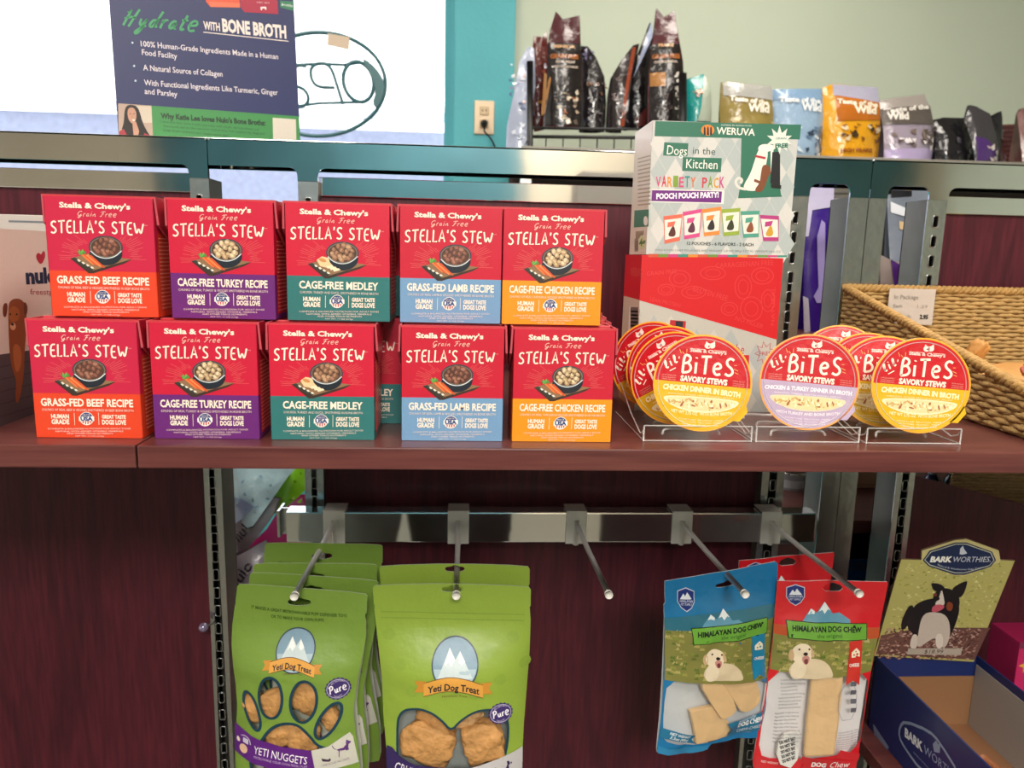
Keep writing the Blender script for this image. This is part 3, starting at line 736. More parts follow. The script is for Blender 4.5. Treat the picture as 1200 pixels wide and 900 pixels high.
# ------------------------------------------------------------------ snack cups
CR = .0372
LIDR = CR+.0022
def lid_art(kind):
    q = 5.625
    c = (455, 473); R = 302
    A = Art([(c[0]-R, c[1]-R), (c[0]+R, c[1]-R), (c[0]+R, c[1]+R), (c[0]-R, c[1]+R)], 2*LIDR, 2*LIDR)
    band = {'yellow': '#d9ab1b', 'purple': '#b7a2bd'}[kind]; ink2 = {'yellow': '#f6e7b8', 'purple': '#ece2ea'}[kind]; rim = {'yellow': '#f0a835', 'purple': '#f0a24f'}[kind]
    A.poly(ell(*c, R, R, 64), rim, 0); A.poly(ell(*c, R*.965, R*.965, 64), '#c01622', 1)
    th = math.asin((492-c[1])/(R*.965))
    # lower half in the recipe colour, edge slightly tilted
    tl = .03
    A.poly(ell(*c, R*.965, R*.965, 48, 0, tl+.02, PI+tl-.02), band, 2)
    A.poly(ell(*c, R*.90, R*.90, 48, 0, 0, 2*PI), '#c01622', 1.2); A.poly(ell(*c, R*.90, R*.90, 48, 0, tl+.02, PI+tl-.02), band, 2.4)
    A.text("Stella & Chewy's", (365, 281), (586, 287), 20, '#f2cfc4', bold=.04)
    A.line([(365, 264), (455, 264)], 3, '#f2cfc4'); A.line([(510, 266), (586, 268)], 3, '#f2cfc4')
    # small pet mark
    A.poly(ell(470, 240, 20, 18, 12), '#f2ddd2', 3); A.poly(ell(496, 238, 19, 17, 12), '#f2ddd2', 3)
    A.poly([(455, 228), (460, 212), (472, 224)], '#f2ddd2', 3); A.poly([(495, 222), (510, 208), (514, 228)], '#f2ddd2', 3)
    A.poly(ell(476, 243, 6, 5, 8), '#c01622', 4)
    A.hand("lil", (228, 400), (296, 352), 52, 9, INKC, slant=.1); A.line([(250, 410), (285, 388)], 6, INKC); A.line([(302, 316), (300, 330)], 6, INKC)
    A.hand('BiTeS', (322, 415), (640, 420), 112, 15, INKC)
    for p, r in (((318, 285), (330, 300)), ((300, 270), (312, 296)), ((345, 268), (345, 290)), ((640, 372), (664, 384)), ((646, 395), (668, 402)), ((640, 350), (655, 350))): A.line([p, r], 3.5, '#f0b06a')
    A.text('SAVORY STEWS', (318, 466), (606, 476), 33, INKC, bold=.05)
    for y in (438, 452, 464): A.text('COMPLETE & BALANCED', (205, y), (290, y+2), 7, '#e7a898'); A.text('NATURAL DOG FOOD', (640, y+12), (710, y+16), 7, '#e7a898')
    if kind == 'yellow': A.text('CHICKEN DINNER IN BROTH', (215, 525), (690, 548), 32, ink2, bold=.05, arc=6)
    else: A.text('CHICKEN & TURKEY DINNER IN BROTH', (190, 530), (715, 540), 24, '#f5eef2', bold=.03, arc=6)
    A.text('SHREDDED TENDER MEAT IN SAVORY BROTH', (250, 552), (650, 560), 9, ink2)
    A.poly(smooth_path([(200, 572), (300, 558), (600, 560), (710, 575), (620, 640), (455, 662), (300, 640)], 3, True), '#e9dcb4' if kind == 'yellow' else '#d9cdb0', 3)
    A.poly(smooth_path([(222, 578), (310, 565), (600, 567), (690, 580), (610, 632), (455, 650), (310, 632)], 3, True), '#e4cf9b', 3.5)
    rnd = random.Random(4)
    for i in range(60):
        x = rnd.uniform(245, 668); hh = 34*(1-((x-455)/235)**2)
        y = 603+rnd.uniform(-hh, hh)*.8
        A.poly(ell(x, y, rnd.uniform(9, 19), rnd.uniform(4, 8), 7, rnd.random()*3), rnd.choice(['#f4e8c4', '#d8b77d', '#c79a62', '#f1e2b6', '#a0603c', '#e6cc98', '#c8b06a']), 4+i*.03)
    if kind == 'yellow': A.text('NET WT 2.75 OZ  WITH BONE BROTH', (278, 664), (650, 658), 20, ink2, bold=.02, arc=-14)
    else: A.text('WITH TURKEY AND BONE BROTH', (270, 672), (655, 664), 17, '#efe6ec', bold=.02, arc=-14)
    for i in range(3): A.text('MOISTURE  PROTEIN  FIBER', (330+i*12, 706+i*16), (600-i*12, 702+i*16), 9, ink2, arc=-6)
    return A
plastic = mat('clear_pale_cup_plastic', '#d9c9b4', rough=.25, coat=.3)
def make_cup(kind):
    t = thing('snack_cup', '-', 'cup')
    # local: lid faces -Y, leaning; centre of lid at height LIDR
    bm = bmesh.new()
    prof = [(.0, .018), (.028, .018), (.030, .016), (CR*.95, .003), (CR*.97, .0012), (LIDR, .0012), (LIDR, .0002), (LIDR*.99, 0)]
    Mx = Matrix.Translation((0, 0, LIDR)) @ Matrix.Rotation(PI/2, 4, 'X') @ Matrix.Scale(-1, 4, (0, 0, 1))
    lathe(bm, prof, 64, Mx); bmesh.ops.recalc_face_normals(bm, faces=bm.faces)
    # the cup rim carries the pull tab at the lower right
    obj('cup_body', bm, plastic, t, True)
    a = -.62
    tb = bmesh.new(); d = Vector((math.cos(a), 0, math.sin(a))); e = Vector((-d.z, 0, d.x)); c = Vector((0, 0, LIDR))
    pts = [c+d*(LIDR-.002)+e*.009, c+d*(LIDR+.0035)+e*.005, c+d*(LIDR+.0035)-e*.005, c+d*(LIDR-.002)-e*.009]
    v = [tb.verts.new(p+Vector((0, -.0002, 0))) for p in pts]; v2 = [tb.verts.new(p+Vector((0, .0003, 0))) for p in pts]
    tb.faces.new(v); tb.faces.new(v2[::-1])
    for i in range(4): tb.faces.new((v[i], v2[i], v2[(i+1) % 4], v[(i+1) % 4]))
    bmesh.ops.recalc_face_normals(tb, faces=tb.faces)
    obj('pull_tab', tb, mat('tab_'+kind, {'yellow': '#d9ab1b', 'purple': '#b7a2bd'}[kind], rough=.35), t)
    R2 = LIDR
    def mp(u, v, w):
        r = math.hypot(u, v-LIDR)/LIDR
        dz = -.0006*max(0, min(1, (r-.86)/.08))*(1 if r < .95 else .6)     # pressed bead near the rim
        return Vector((u, -.0002-w*.6, v))
    panel_art(lid_art(kind), 'foil_lid', t, LIDM, mp)
    tb = bmesh.new(); tube(tb, [(LIDR*.905*math.cos(q), -.0003, LIDR+LIDR*.905*math.sin(q)) for q in [2*PI*k/72 for k in range(72)]], .00045, 4, closed=True)
    obj('lid_bead', tb, acr_edge, t, True)
    return t
cup_y = make_cup('yellow'); cup_p = make_cup('purple')
def tray(label, x0, x1, y0, y1):
    t = thing('acrylic_tray', label, 'tray', ((x0+x1)/2, y0, .0003), group='clear acrylic cup holders')
    w = (x1-x0)/2; L = y1-y0; T = .0016
    obj('tray_floor', bx(-w, w, 0, L, 0, T), acrylic, t)
    # curved front lip and sides
    fr = bmesh.new(); box(fr, -w, w, -.0004, T, T, .013)
    obj('front_lip', fr, acrylic, t)
    for s in (-1, 1):
        sb = bmesh.new()
        prof = [(0, 0), (L, 0), (L, .034), (L-.004, .036), (.05, .013), (.012, .004), (.004, .007), (0, .013)]
        o = plate(prof, [], 0, T, sb)
        bmesh.ops.transform(sb, matrix=Matrix(((0, 1, 0, s*w-(T if s > 0 else 0)), (1, 0, 0, 0), (0, 0, 1, 0), (0, 0, 0, 1))), verts=sb.verts)
        bmesh.ops.recalc_face_normals(sb, faces=sb.faces)
        p = obj('tray_side', sb, acrylic, t)
        eb = bmesh.new(); xx = s*w
        tube(eb, [(xx, q[0], q[1]) for q in prof[2:]+[(0, 0)]], .0007, 4); tube(eb, [(xx, 0, .0005), (xx, L, .0005)], .0006, 4)
        obj('side_edge', eb, acr_edge, p, True)
    for (yy, zz) in ((0, .013), (0, .0006)): obj('lip_edge', tube(bmesh.new(), [(-w, yy, zz), (w, yy, zz)], .0006, 5), acr_edge, t, True)
    # raised cradle the cups lean on
    cr = bmesh.new()
    for y in (.018, .05, .082):
        if y > L-.02: continue
        tube(cr, smooth_path3([(-w*.55, y, T), (-w*.5, y+.004, .006), (0, y+.006, .004), (w*.5, y+.004, .006), (w*.55, y, T)]), .0011, 5)
    tag(obj('cradle_rib', cr, acr_edge, t, True), kind='stuff')
    return t
def smooth_path3(p, it=2):
    p = [Vector(a) for a in p]
    for _ in range(it):
        q = [p[0]]
        for a, b in zip(p, p[1:]): q += [a*.75+b*.25, a*.25+b*.75]
        q.append(p[-1]); p = q
    return p
tray('clear acrylic holder under the left group of yellow banded cups', .146, .2355, .026, .140)
tray('clear acrylic holder under the lilac banded cup', .2395, .3265, .026, .140)
tray('clear acrylic holder under the right group of yellow banded cups', .332, .4125, .024, .140)
def cup(src, px, py, Y, tilt, yaw, label, roll=0):
    c = at(px, py, Y=Y)
    o = src if not src.get('used') else dup(src)
    src['used'] = True if not src.get('used') else src['used']
    # centre of the lid sits at c; base point below it, leaned back by tilt
    R = Matrix.Rotation(yaw, 4, 'Z') @ Matrix.Rotation(-tilt, 4, 'X') @ Matrix.Rotation(roll, 4, 'Y')
    o.rotation_euler = R.to_euler()
    o.location = c - (R @ Vector((0, 0, LIDR)))
    o['label'] = label; o['group'] = 'snack cups in the acrylic holders'
    return o
cup(cup_y, 823, 449, .030, .10, -.16, 'round snack cup with yellow lower lid, front of the left holder', .03)
cup(cup_y, 790, 443, .058, .16, -.62, 'snack cup turned left, second in the left holder behind the front yellow one', -.62)
cup(cup_y, 783, 434, .084, .18, -.6, 'snack cup third in the left holder, only its red upper rim showing', -.5)
cup(cup_y, 764, 427, .110, .16, -.6, 'rearmost snack cup of the left holder, farthest left', -.62)
cup(cup_p, 948, 448, .030, .10, -.2, 'round snack cup with lilac lower lid in the middle holder', .02)
cup(cup_y, 985, 430, .115, .2, -.2, 'rearmost snack cup in the middle holder, behind the lilac one', .0)
cup(cup_y, 1016, 441, .088, .16, -.2, 'snack cup third in the right holder, thin red sliver showing', .0)
cup(cup_y, 1036, 447, .058, .16, -.2, 'snack cup second in the right holder, behind the front yellow one', .0)
cup(cup_y, 1079, 452, .028, .10, -.14, 'round snack cup with yellow lower lid, front of the right holder by the basket', .02)
for o in (cup_y, cup_p):
    del o['used']
# ------------------------------------------------------------------ variety pack boxes
def face_map(origin, y=0):
    return lambda u, v, w: Vector((u, -.0003-w+y, v))
def ray_plane(O, U, V, crop): return Art.on(O, U, V, crop)
VY = .15
C1 = (700, 130, 3.104)
def vbox(name, label, x0, x1, z0, z1, dep, art, side_art, cat, group, bodycol, rz=0):
    t = thing(name, label, cat, (x0, VY, z0), (0, 0, rz), group)
    bm = bx(0, x1-x0, 0, dep, 0, z1-z0, .0008)
    L = bm.loops.layers.float_color.new('Col')
    for f in bm.faces:
        for l in f.loops: l[L] = (*lin(bodycol), 1)
    obj('box_body', bm, PAPER, t)
    obj('front_print', facing(art.mesh(lambda u, v, w: Vector((u, -.0002-w, v))), (0, -1, 0)), PAPER, t)
    obj('side_print', facing(side_art.mesh(lambda u, v, w: Vector((-.0002-w, u, v))), (-1, 0, 0)), PAPER, t)
    return t
xl = at(765, 141, Y=VY).x; xr = at(936, 150, Y=VY).x; xlb = at(757, 299, Y=VY).x
zt = at(765, 141, Y=VY).z; zm = .1505
x0 = (xl+xlb)/2; x1 = xr
A = Art.on((x0, VY, zm), (1, 0, 0), (0, 0, 1), C1); W = x1-x0; H = zt-zm
A.tris([(0, 0), (W, 0), (W, H), (0, H)], [(0,1,2,3)], '#c3c3bf', 0)
for i in range(9):       # pale harlequin pattern
    for j in range(9):
        cx, cy = 222+i*62+(31 if j % 2 else 0), 120+j*52
        if cx > 690: continue
        A.poly([(cx, cy-50), (cx+30, cy), (cx, cy+50), (cx-30, cy)], '#aeb6b5' if (i+j) % 3 else '#cfcdc8', .5+.02*((i+j) % 5))
TG = '#2c6d57'
A.poly([(211, 37), (741, 50), (736, 104), (208, 92)], TG, 1.2)
A.text('WERUVA', (432, 84), (572, 90), 25, '#efe9dd', bold=.02); A.poly(ell(401, 70, 24, 20, 20), '#e0812e', 2); 
for x in (390, 402, 413): A.poly([(x-4, 88), (x-3, 62), (x, 56), (x+3, 62), (x+4, 88)], '#1d1a1c', 3)
A.text('INSPIRED BY PEOPLE FOOD', (450, 54), (560, 57), 5, '#dfe6da')
A.poly([(243, 114), (331, 118), (327, 166), (239, 162)], TG, 2); A.poly([(311, 168), (452, 172), (449, 223), (308, 218)], TG, 2)
A.text('Dogs', (252, 158), (324, 163), 34, '#f2efe6'); A.text("in the", (346, 156), (428, 160), 26, '#3c5a52')
A.text('Kitchen', (322, 208), (436, 212), 34, '#f2efe6')
vp = 'VARIETY PACK'; cs = ['#d04a7a','#c93a4e','#e08a32','#7d9a3a','#d04a7a','#3f8d86','#d86c38','','#c93a4e','#7d9a3a','#d89a32','#c04a86']
for i, ch in enumerate(vp):
    if ch != ' ': x = 212+i*21; A.text(ch, (x, 275+i*.4), (x+18, 275+i*.4), 36+(i % 2)*4, cs[i], bold=.02, z=4)
A.poly([(199, 284), (462, 290), (459, 338), (195, 332)], '#e9e4dc', 2); A.poly([(199, 288), (453, 293), (450, 334), (196, 328)], '#6d1f7a', 2.6)
A.text('POOCH POUCH PARTY!', (214, 320), (441, 314), 19, '#f0e9f2', bold=.05)
# illustration: white dog and brown pup beside a tall black figure
A.poly([(524, 96), (662, 100), (652, 200), (668, 305), (672, 312), (511, 318), (520, 270)], TG, 2)
A.poly(smooth_path([(610, 118), (585, 140), (572, 180), (556, 230), (528, 275), (540, 292), (600, 290), (612, 200), (622, 150)], 2, True), '#e6e1d8', 3)
A.poly(smooth_path([(582, 134), (598, 120), (636, 122), (650, 136), (620, 150), (590, 152)], 2, True), '#ebe6de', 3.2)
A.line([(540, 285), (512, 280), (500, 258), (512, 242), (528, 250), (520, 264)], 9, '#dcd6cc', 3.4, smooth=2)
A.poly([(574, 160), (612, 168), (610, 176), (572, 168)], '#b3303a', 4)
A.poly(smooth_path([(600, 196), (622, 196), (632, 216), (622, 236), (604, 290), (582, 298), (570, 288), (590, 262), (594, 230)], 2, True), '#7b4426', 4.2)
A.line([(570, 252), (596, 262)], 9, '#7b4426', 4.3); A.line([(618, 222), (636, 228)], 7, '#7b4426', 4.3)
A.poly([(636, 150), (664, 148), (664, 270), (640, 272), (628, 262)], '#14161b', 4.4); A.poly([(630, 268), (668, 270), (668, 284), (632, 280)], '#0e0f12', 4.5)
A.poly([(629, 130), (640, 128), (640, 262), (631, 262)], '#e9e6df', 4.1)
star = [(662+(46 if k % 2 == 0 else 26)*math.cos(k*PI/10-PI/2)*1.05, 106+(52 if k % 2 == 0 else 26)*math.sin(k*PI/10-PI/2)) for k in range(20)]
A.poly(star, '#d8dfd4', 5); A.text('GRAIN', (648, 104), (686, 104), 8, TG, 6); A.text('FREE', (646, 134), (692, 132), 14, TG, 6, bold=.05)
# row of six pouches
pc = ['#e06a52', '#d04a86', '#e8883a', '#93a83c', '#4d9a86', '#b2387a']
for i in range(6):
    xx = 240+i*70; yy = [383, 368, 358, 358, 365, 378][i]; sk = [-8, -5, -1, 1, 5, 9][i]
    q = [(xx, yy), (xx+70, yy-8+[0, -4, -2, 3, 6, 12][i]), (xx+64+sk*.5-(0), yy+92+sk*.4), (xx+8+sk*.5, yy+98-sk*.3)]
    A.poly(q, pc[i], 3+.1*i)
    cx, cy = (q[0][0]+q[2][0])/2, (q[0][1]+q[2][1])/2
    A.poly([(q[0][0]+4, q[0][1]+14), (q[1][0]-4, q[1][1]+14), (q[2][0]-2, q[2][1]-14), (q[3][0]+2, q[3][1]-14)], '#e4ded4', 3.7+.02*i)
    A.poly([(cx-14, cy-22), (cx+14, cy-26), (cx+8, cy-8), (cx-16, cy-4)], pc[i], 4.2)
    A.poly(smooth_path([(cx-16, cy+30), (cx-4, cy+2), (cx+8, cy-14), (cx+18, cy+30)], 2, True), ['#5a2a22', '#5c2440', '#2b2022', '#33351e', '#8a4a2a', '#c9952e'][i], 4.4)
A.text('12 POUCHES · 6 FLAVORS · 2 EACH'.replace('·', '-'), (325, 487), (567, 492), 11, '#2d3a38', bold=.02)
A.text('DOG FOOD / NET POUCHES, NET WEIGHT 2.8 OZ (80g) TOTAL WEIGHT 33.6 OZ', (210, 509), (666, 515), 7, '#7b7e78')
for i in range(14): A.poly([(185+i*36, 520+i*.4), (222+i*36, 520+i*.4), (222+i*36, 532), (185+i*36, 532)], ['#c8563c', '#6d8a3c', '#c9427a', '#3f8a78', '#d98a34'][i % 5], 1.5)
S = Art.on((x0, VY, zm), (0, 1, 0), (0, 0, 1), C1)
S.tris([(0, 0), (.072, 0), (.072, H), (0, H)], [(0,1,2,3)], '#d5c9b8', 0)
for r in range(13): S.poly([(148, 172+r*14), (194, 160+r*14.6), (194, 165+r*14.6), (148, 177+r*14)], '#a58f76', 1)
S.poly([(136, 362), (189, 358), (187, 420), (134, 424)], '#3c7a62', 1.5); S.poly(ell(177, 400, 8, 18, 10), '#e6e0d4', 2.4)
S.line([(140, 445), (170, 443)], 3, '#9a8b74', 1); S.line([(140, 458), (165, 456)], 3, '#9a8b74', 1)
S.poly(ell(163, 478, 11, 26, 12), '#c7cf9a', 1.5); S.text('4g', (153, 492), (175, 488), 24, '#4d7a3c', 2, bold=.04)
for r in range(5): S.line([(136, 470+r*9), (150, 469+r*9)], 2.5, '#9a8b74', 1)
vbox('variety_box', 'pale grey and green variety pack box standing on top of the red box', x0, x1, zm, zt, .072, A, S, 'box', 'variety boxes stacked behind the cups', '#c9c2b6', .0)
xa = at(752, 302, Y=VY).x; xb = at(918, 302, Y=VY).x
A = Art.on((xa, VY, 0), (1, 0, 0), (0, 0, 1), C1); W2 = xb-xa
A.tris([(0, 0), (W2, 0), (W2, .150), (0, .150)], [(0,1,2,3)], '#b9b5ac', 0)
for i in range(9):
    for j in range(8):
        cx, cy = 175+i*62+(31 if j % 2 else 0), 740+j*52
        if cx > 625: continue
        if 690+(cx-165)*.286 > cy-56: continue
        A.poly([(cx, cy-50), (cx+30, cy), (cx, cy+50), (cx-30, cy)], '#a9adab' if (i+j) % 2 else '#c2beb6', .5+.02*((i+j) % 5))
q = [A.T((160, 689)), A.T((668, 832))]
A.tris([(0, q[0][1]), (W2, q[1][1]), (W2, .150), (0, .150)], [(0,1,2,3)], '#c9101c', 1)
P2 = '#d63a3c'
for (cx, cy, rx, ry) in ((300, 610, 38, 30), (420, 590, 46, 24), (530, 640, 30, 44), (600, 600, 40, 30), (560, 720, 40, 44), (250, 650, 30, 20), (480, 720, 30, 24), (620, 690, 24, 40), (350, 660, 44, 22)):
    A.line(ell(cx, cy, rx, ry, 18), 2.5, P2, 2, closed=True); A.line(ell(cx, cy, rx*.6, ry*.6, 14), 2, P2, 2, closed=True)
for s_, a, b, h in (('GLUTEN FREE', (345, 655), (470, 692), 20), ('CARRAGEENAN FREE', (430, 572), (640, 560), 18), ('GRAIN FREE', (180, 600), (290, 590), 16), ('LEAN PROTEIN', (190, 690), (300, 715), 14), ('NO FILLER', (500, 760), (600, 792), 16), ('NATURAL', (642, 780), (648, 640), 12)):
    A.text(s_, a, b, h, P2, 3)
A.text('the', (488, 880), (532, 884), 34, '#b5323a', 3); A.poly([(425, 886), (552, 888), (550, 1010), (420, 1005)], '#c2202c', 2)
A.line([(610+(38 if k % 2 else 22)*math.cos(k*PI/9), 882+(44 if k % 2 else 24)*math.sin(k*PI/9)) for k in range(18)], 3, '#b5323a', 3, closed=True)
A.text('FREE', (588, 890), (632, 888), 14, '#b5323a', 3)
A.poly([(265, 760), (322, 765), (320, 792), (262, 786)], '#b3202a', 2); A.poly([(285, 764), (312, 766), (310, 790), (284, 788)], '#1b1f2b', 3)
S = Art.on((xa, VY, 0), (0, 1, 0), (0, 0, 1), C1)
S.tris([(0, 0), (.072, 0), (.072, .150), (0, .150)], [(0,1,2,3)], '#c9b8a2', 0)
z1 = S.T((165, 690))[1]; S.tris([(0, z1), (.072, z1), (.072, .150), (0, .150)], [(0,1,2,3)], '#c4101c', 1)
S.text('WERUVA', (122, 600), (163, 604), 30, '#e0564e', 2)
S.poly([(118, 712), (156, 716), (152, 806), (112, 800)], '#e6ddd0', 2)
for r in range(6): S.line([(122, 722+r*13), (150, 724+r*13)], 4, '#6e645c', 3)
vbox('variety_box', 'red box with a slanted pale lower half, standing on the shelf behind the left cups', xa, xb, 0, .150, .072, A, S, 'box', 'variety boxes stacked behind the cups', '#b3141e')

# ------------------------------------------------------------------ pale box with the dog picture at the far left
C7 = (0, 240, 3.2125)
NX = -.375
t = thing('food_box', 'pale box with a brown dog picture standing at the far left end of the shelf', 'box', (NX, .03, 0))
pr = [(0.0, 0), (.19, 0), (.19, .158), (.045, .158), (.02, .12), (.0, .06)]
bm = bmesh.new(); a = [bm.verts.new((0, y, z)) for y, z in pr]; b = [bm.verts.new((-.11, y, z)) for y, z in pr]
bm.faces.new(a); bm.faces.new(b[::-1])
for i in range(len(pr)): bm.faces.new((a[i], b[i], b[(i+1) % len(pr)], a[(i+1) % len(pr)]))
bmesh.ops.recalc_face_normals(bm, faces=bm.faces); L = bm.loops.layers.float_color.new('Col')
for f in bm.faces:
    for l in f.loops: l[L] = (*lin('#cfbdb4'), 1)
obj('box_body', bm, PAPER, t)
A = Art.on((NX, .03, 0), (0, 1, 0), (0, 0, 1), C7)
A.tris(pr, [(0,1,2,3,4,5)], '#dcc6bb', 0)
lo = [(0, 505), (60, 500), (120, 520), (150, 560), (150, 800), (0, 860)]
fl = A.T((20, 640))[1]
A.tris([(0.0, 0), (.19, 0), (.19, .05), (.10, .055), (.03, .058), (0, .058)], [(0,1,2,3,4,5)], '#4b4246', 1)
for k in range(5): A.tris([(0, .008+k*.010), (.19, .003+k*.010), (.19, .0042+k*.010), (0, .0092+k*.010)], [(0,1,2,3)], '#383034', 1.5)
A.text('nulo', (97, 296), (212, 290), 56, '#1d2744', 3, bold=.05); A.text('freestyle', (112, 338), (214, 338), 22, '#a8434f', 3)
A.poly(smooth_path([(152, 228), (135, 205), (134, 185), (146, 180), (152, 190), (160, 172), (168, 178), (168, 200)], 2, True), '#b02038', 3)
DB = '#8f4a26'
A.poly(smooth_path([(30, 480), (28, 380), (40, 355), (75, 352), (96, 378), (98, 460), (90, 560), (88, 640), (70, 745), (54, 745), (60, 660), (50, 640), (36, 590)], 2, True), DB, 3)
A.poly(smooth_path([(28, 368), (8, 372), (8, 420), (22, 424)], 2, True), '#6e3318', 3.5); A.poly(smooth_path([(86, 360), (102, 378), (100, 412), (88, 420)], 2, True), '#6e3318', 3.5)
A.poly(ell(50, 412, 22, 30, 16), '#a9602f', 4); A.poly(ell(46, 458, 11, 14, 14), '#d9a880', 4.4); A.poly(ell(44, 450, 6, 5, 8), '#1c1315', 4.8)
for x in (36, 60): A.poly(ell(x, 412, 3.5, 4, 8), '#1c1315', 5)
A.poly(smooth_path([(46, 520), (76, 530), (80, 600), (60, 640), (48, 590)], 2, True), '#b5683a', 3.8)
obj('side_print', facing(A.mesh(lambda u, v, w: Vector((.0003+w, u, v))), (1, 0, 0)), PAPER, t)
t = thing('white_carton', 'pale low carton standing behind the dog picture box, by the panel', 'box', (-.50, .26, 0))
bm = bx(-.16, .085, 0, .10, 0, .176, .001); L = bm.loops.layers.float_color.new('Col')
for f in bm.faces:
    for l in f.loops: l[L] = (*lin('#b9b1ac'), 1)
obj('carton_body', bm, PAPER, t)
A = Art(); A.tris(ell(.045, .148, .013, .011, 16), [tuple(range(16))], '#7d8a92', 1); A.tris([(.03, .168), (.08, .168), (.08, .170), (.03, .170)], [(0,1,2,3)], '#6a6f78', 1)
panel_art(A, 'front_print', t, PAPER, front())
# ------------------------------------------------------------------ navy display box with picture header
t = thing('display_box', 'open navy display box with a tall picture header on the lower right shelf', 'box', (0, 0, -.4135))
BX0, BX1, BYB, BT, BZ = .501, .630, .252, .0925, -.4135
navy = ink('printed_navy_card', rough=.38, coat=.1)
def colbox(*a, col='#1b2b66', **k):
    bm = bx(*a, **k); L = bm.loops.layers.float_color.new('Col')
    for f in bm.faces:
        for l in f.loops: l[L] = (*lin(col), 1)
    return bm
NV = '#182a63'
BYF = -.02
for nm, args in (('box_wall', (BX0, BX0+.0022, BYF, BYB, 0, BT)), ('box_wall', (BX1-.0022, BX1, BYF, BYB, 0, BT)), ('box_wall', (BX0, BX1, BYB-.002, BYB, 0, BT)), ('box_wall', (BX0, BX1, BYF, BYF+.002, 0, BT*.6))):
    obj(nm, colbox(*args, col=NV), navy, t)
obj('box_floor', colbox(BX0+.0022, BX1-.0022, BYF+.002, BYB-.002, .0005, .002, col='#8a6143'), navy, t)
obj('card_lining', colbox(BX1-.0030, BX1-.0022, BYF+.003, BYB-.004, .002, BT-.010, col='#a8a29c'), navy, t)
obj('card_lining', colbox(BX0+.0024, BX1-.0024, BYB-.0032, BYB-.002, .002, BT-.026, col='#8f6848'), navy, t)
C8 = (840, 740, 3.333)
A = Art.on((BX0, 0, BZ), (0, 1, 0), (0, 0, 1), C8)
oct_ = [(716, 372), (735, 350), (830, 388), (870, 430), (950, 560), (900, 600), (800, 545), (735, 455), (712, 410)]
A.line(oct_, 6, '#8796b4', 2, closed=True, smooth=1)
A.text('BARK', (735, 408), (805, 470), 34, '#d8dce6', 3, bold=.05); A.text('WORTHIES', (810, 474), (960, 610), 34, '#93a2c4', 3)
A.poly([(850, 470), (845, 440), (858, 425), (866, 440), (876, 436), (872, 475)], '#8796b4', 3)
A.text('Natural and wholesome treats', (770, 475), (850, 560), 8, '#93a2c4', 3)
for k in range(4): A.line([(612+k*1, 365+k*11), (672-k*4, 455+k*4)], 5-k*.6, '#8490b0', 2)
obj('side_print', facing(A.mesh(lambda u, v, w: Vector((BX0-.0002-w, u, v))), (-1, 0, 0)), navy, t)
# header card leaning forward
C9 = (960, 540, 2.5)
HO = Vector((BX0, BYB-.006, BZ+BT)); HU = (1, 0, 0); HV = Vector((0, -.22, 1)).normalized()
A = Art.on(HO, HU, HV, C9)
out = [(160, 570), (236, 300), (240, 288), (298, 290), (300, 262), (395, 232), (430, 228), (525, 262), (530, 290), (572, 292), (452, 588)]
A.poly(out, '#b7b06a', 0)
rnd = random.Random(9)
for i in range(420):
    y = rnd.uniform(300, 500); l = 160+(570-y)*.27+12; r = 572-(y-292)*.405-12
    x = rnd.uniform(l, r)
    A.poly([(x, y), (x+rnd.uniform(3, 9), y-rnd.uniform(2, 8)), (x+rnd.uniform(6, 14), y+rnd.uniform(-3, 3))], rnd.choice(['#c9c27a', '#a8a052', '#8f9244', '#d4cf92', '#bdb35c']), 1+.001*i)
A.poly([(180, 510), (300, 488), (500, 488), (492, 500), (455, 582), (165, 566)], '#6b4a44', 1.6)
for i in range(560):
    y = rnd.uniform(490, 580); l = 160+(570-y)*.27+4; r = 572-(y-292)*.405-10; x = rnd.uniform(l, r)
    a = rnd.uniform(-.6, .6); L_ = rnd.uniform(6, 15); hh = rnd.uniform(1.4, 3.4)
    A.poly([(x-L_/2*math.cos(a), y-L_/2*math.sin(a)), (x, y-hh), (x+L_/2*math.cos(a), y+L_/2*math.sin(a)), (x, y+hh)], rnd.choice(['#b08a7c', '#7c4a44', '#4a2a2c', '#94685c', '#5e3836', '#c9aa9c']), 2+.001*i)
# black and white dog picture
BK = '#17161c'
for L1, c, z in (([(262, 500), (268, 440), (285, 415), (330, 400), (400, 400), (412, 430), (402, 470), (380, 520), (290, 515)], BK, 4),
    ([(238, 470), (262, 420), (280, 425), (262, 480), (240, 500)], BK, 3.8),
    ([(336, 384), (326, 362), (330, 356), (358, 360), (372, 378)], BK, 4.4), ([(384, 378), (402, 362), (430, 350), (434, 354), (424, 388), (408, 404)], BK, 4.4),
    ([(330, 400), (345, 376), (378, 370), (408, 390), (412, 425), (390, 450), (350, 440), (335, 425)], BK, 4.5),
    ([(288, 510), (300, 450), (330, 440), (375, 450), (385, 500), (372, 545), (352, 545), (342, 512), (300, 540), (284, 545)], '#cbbcb2', 4.7),
    ([(262, 548), (272, 505), (290, 510), (286, 550)], '#d8cbc0', 4.7), ([(340, 548), (340, 505), (362, 505), (362, 548)], '#ded2c8', 4.8),
    ([(350, 400), (358, 372), (364, 400), (368, 424), (334, 424)], '#d9ccc2', 5), ([(374, 410), (392, 416), (388, 440), (370, 436)], '#8a4428', 5), ([(330, 392), (340, 384), (346, 392), (338, 400)], '#6e3824', 5), ([(255, 470), (276, 440), (300, 430), (290, 480), (262, 505)], '#221f26', 3.9),
    ([(330, 425), (350, 418), (370, 425), (352, 440), (328, 444)], '#c9586a', 5.3)):
    A.poly(smooth_path(L1, 2, True), c, z)
A.poly(ell(343, 402, 9, 7, 12), '#0e0d10', 5.6)
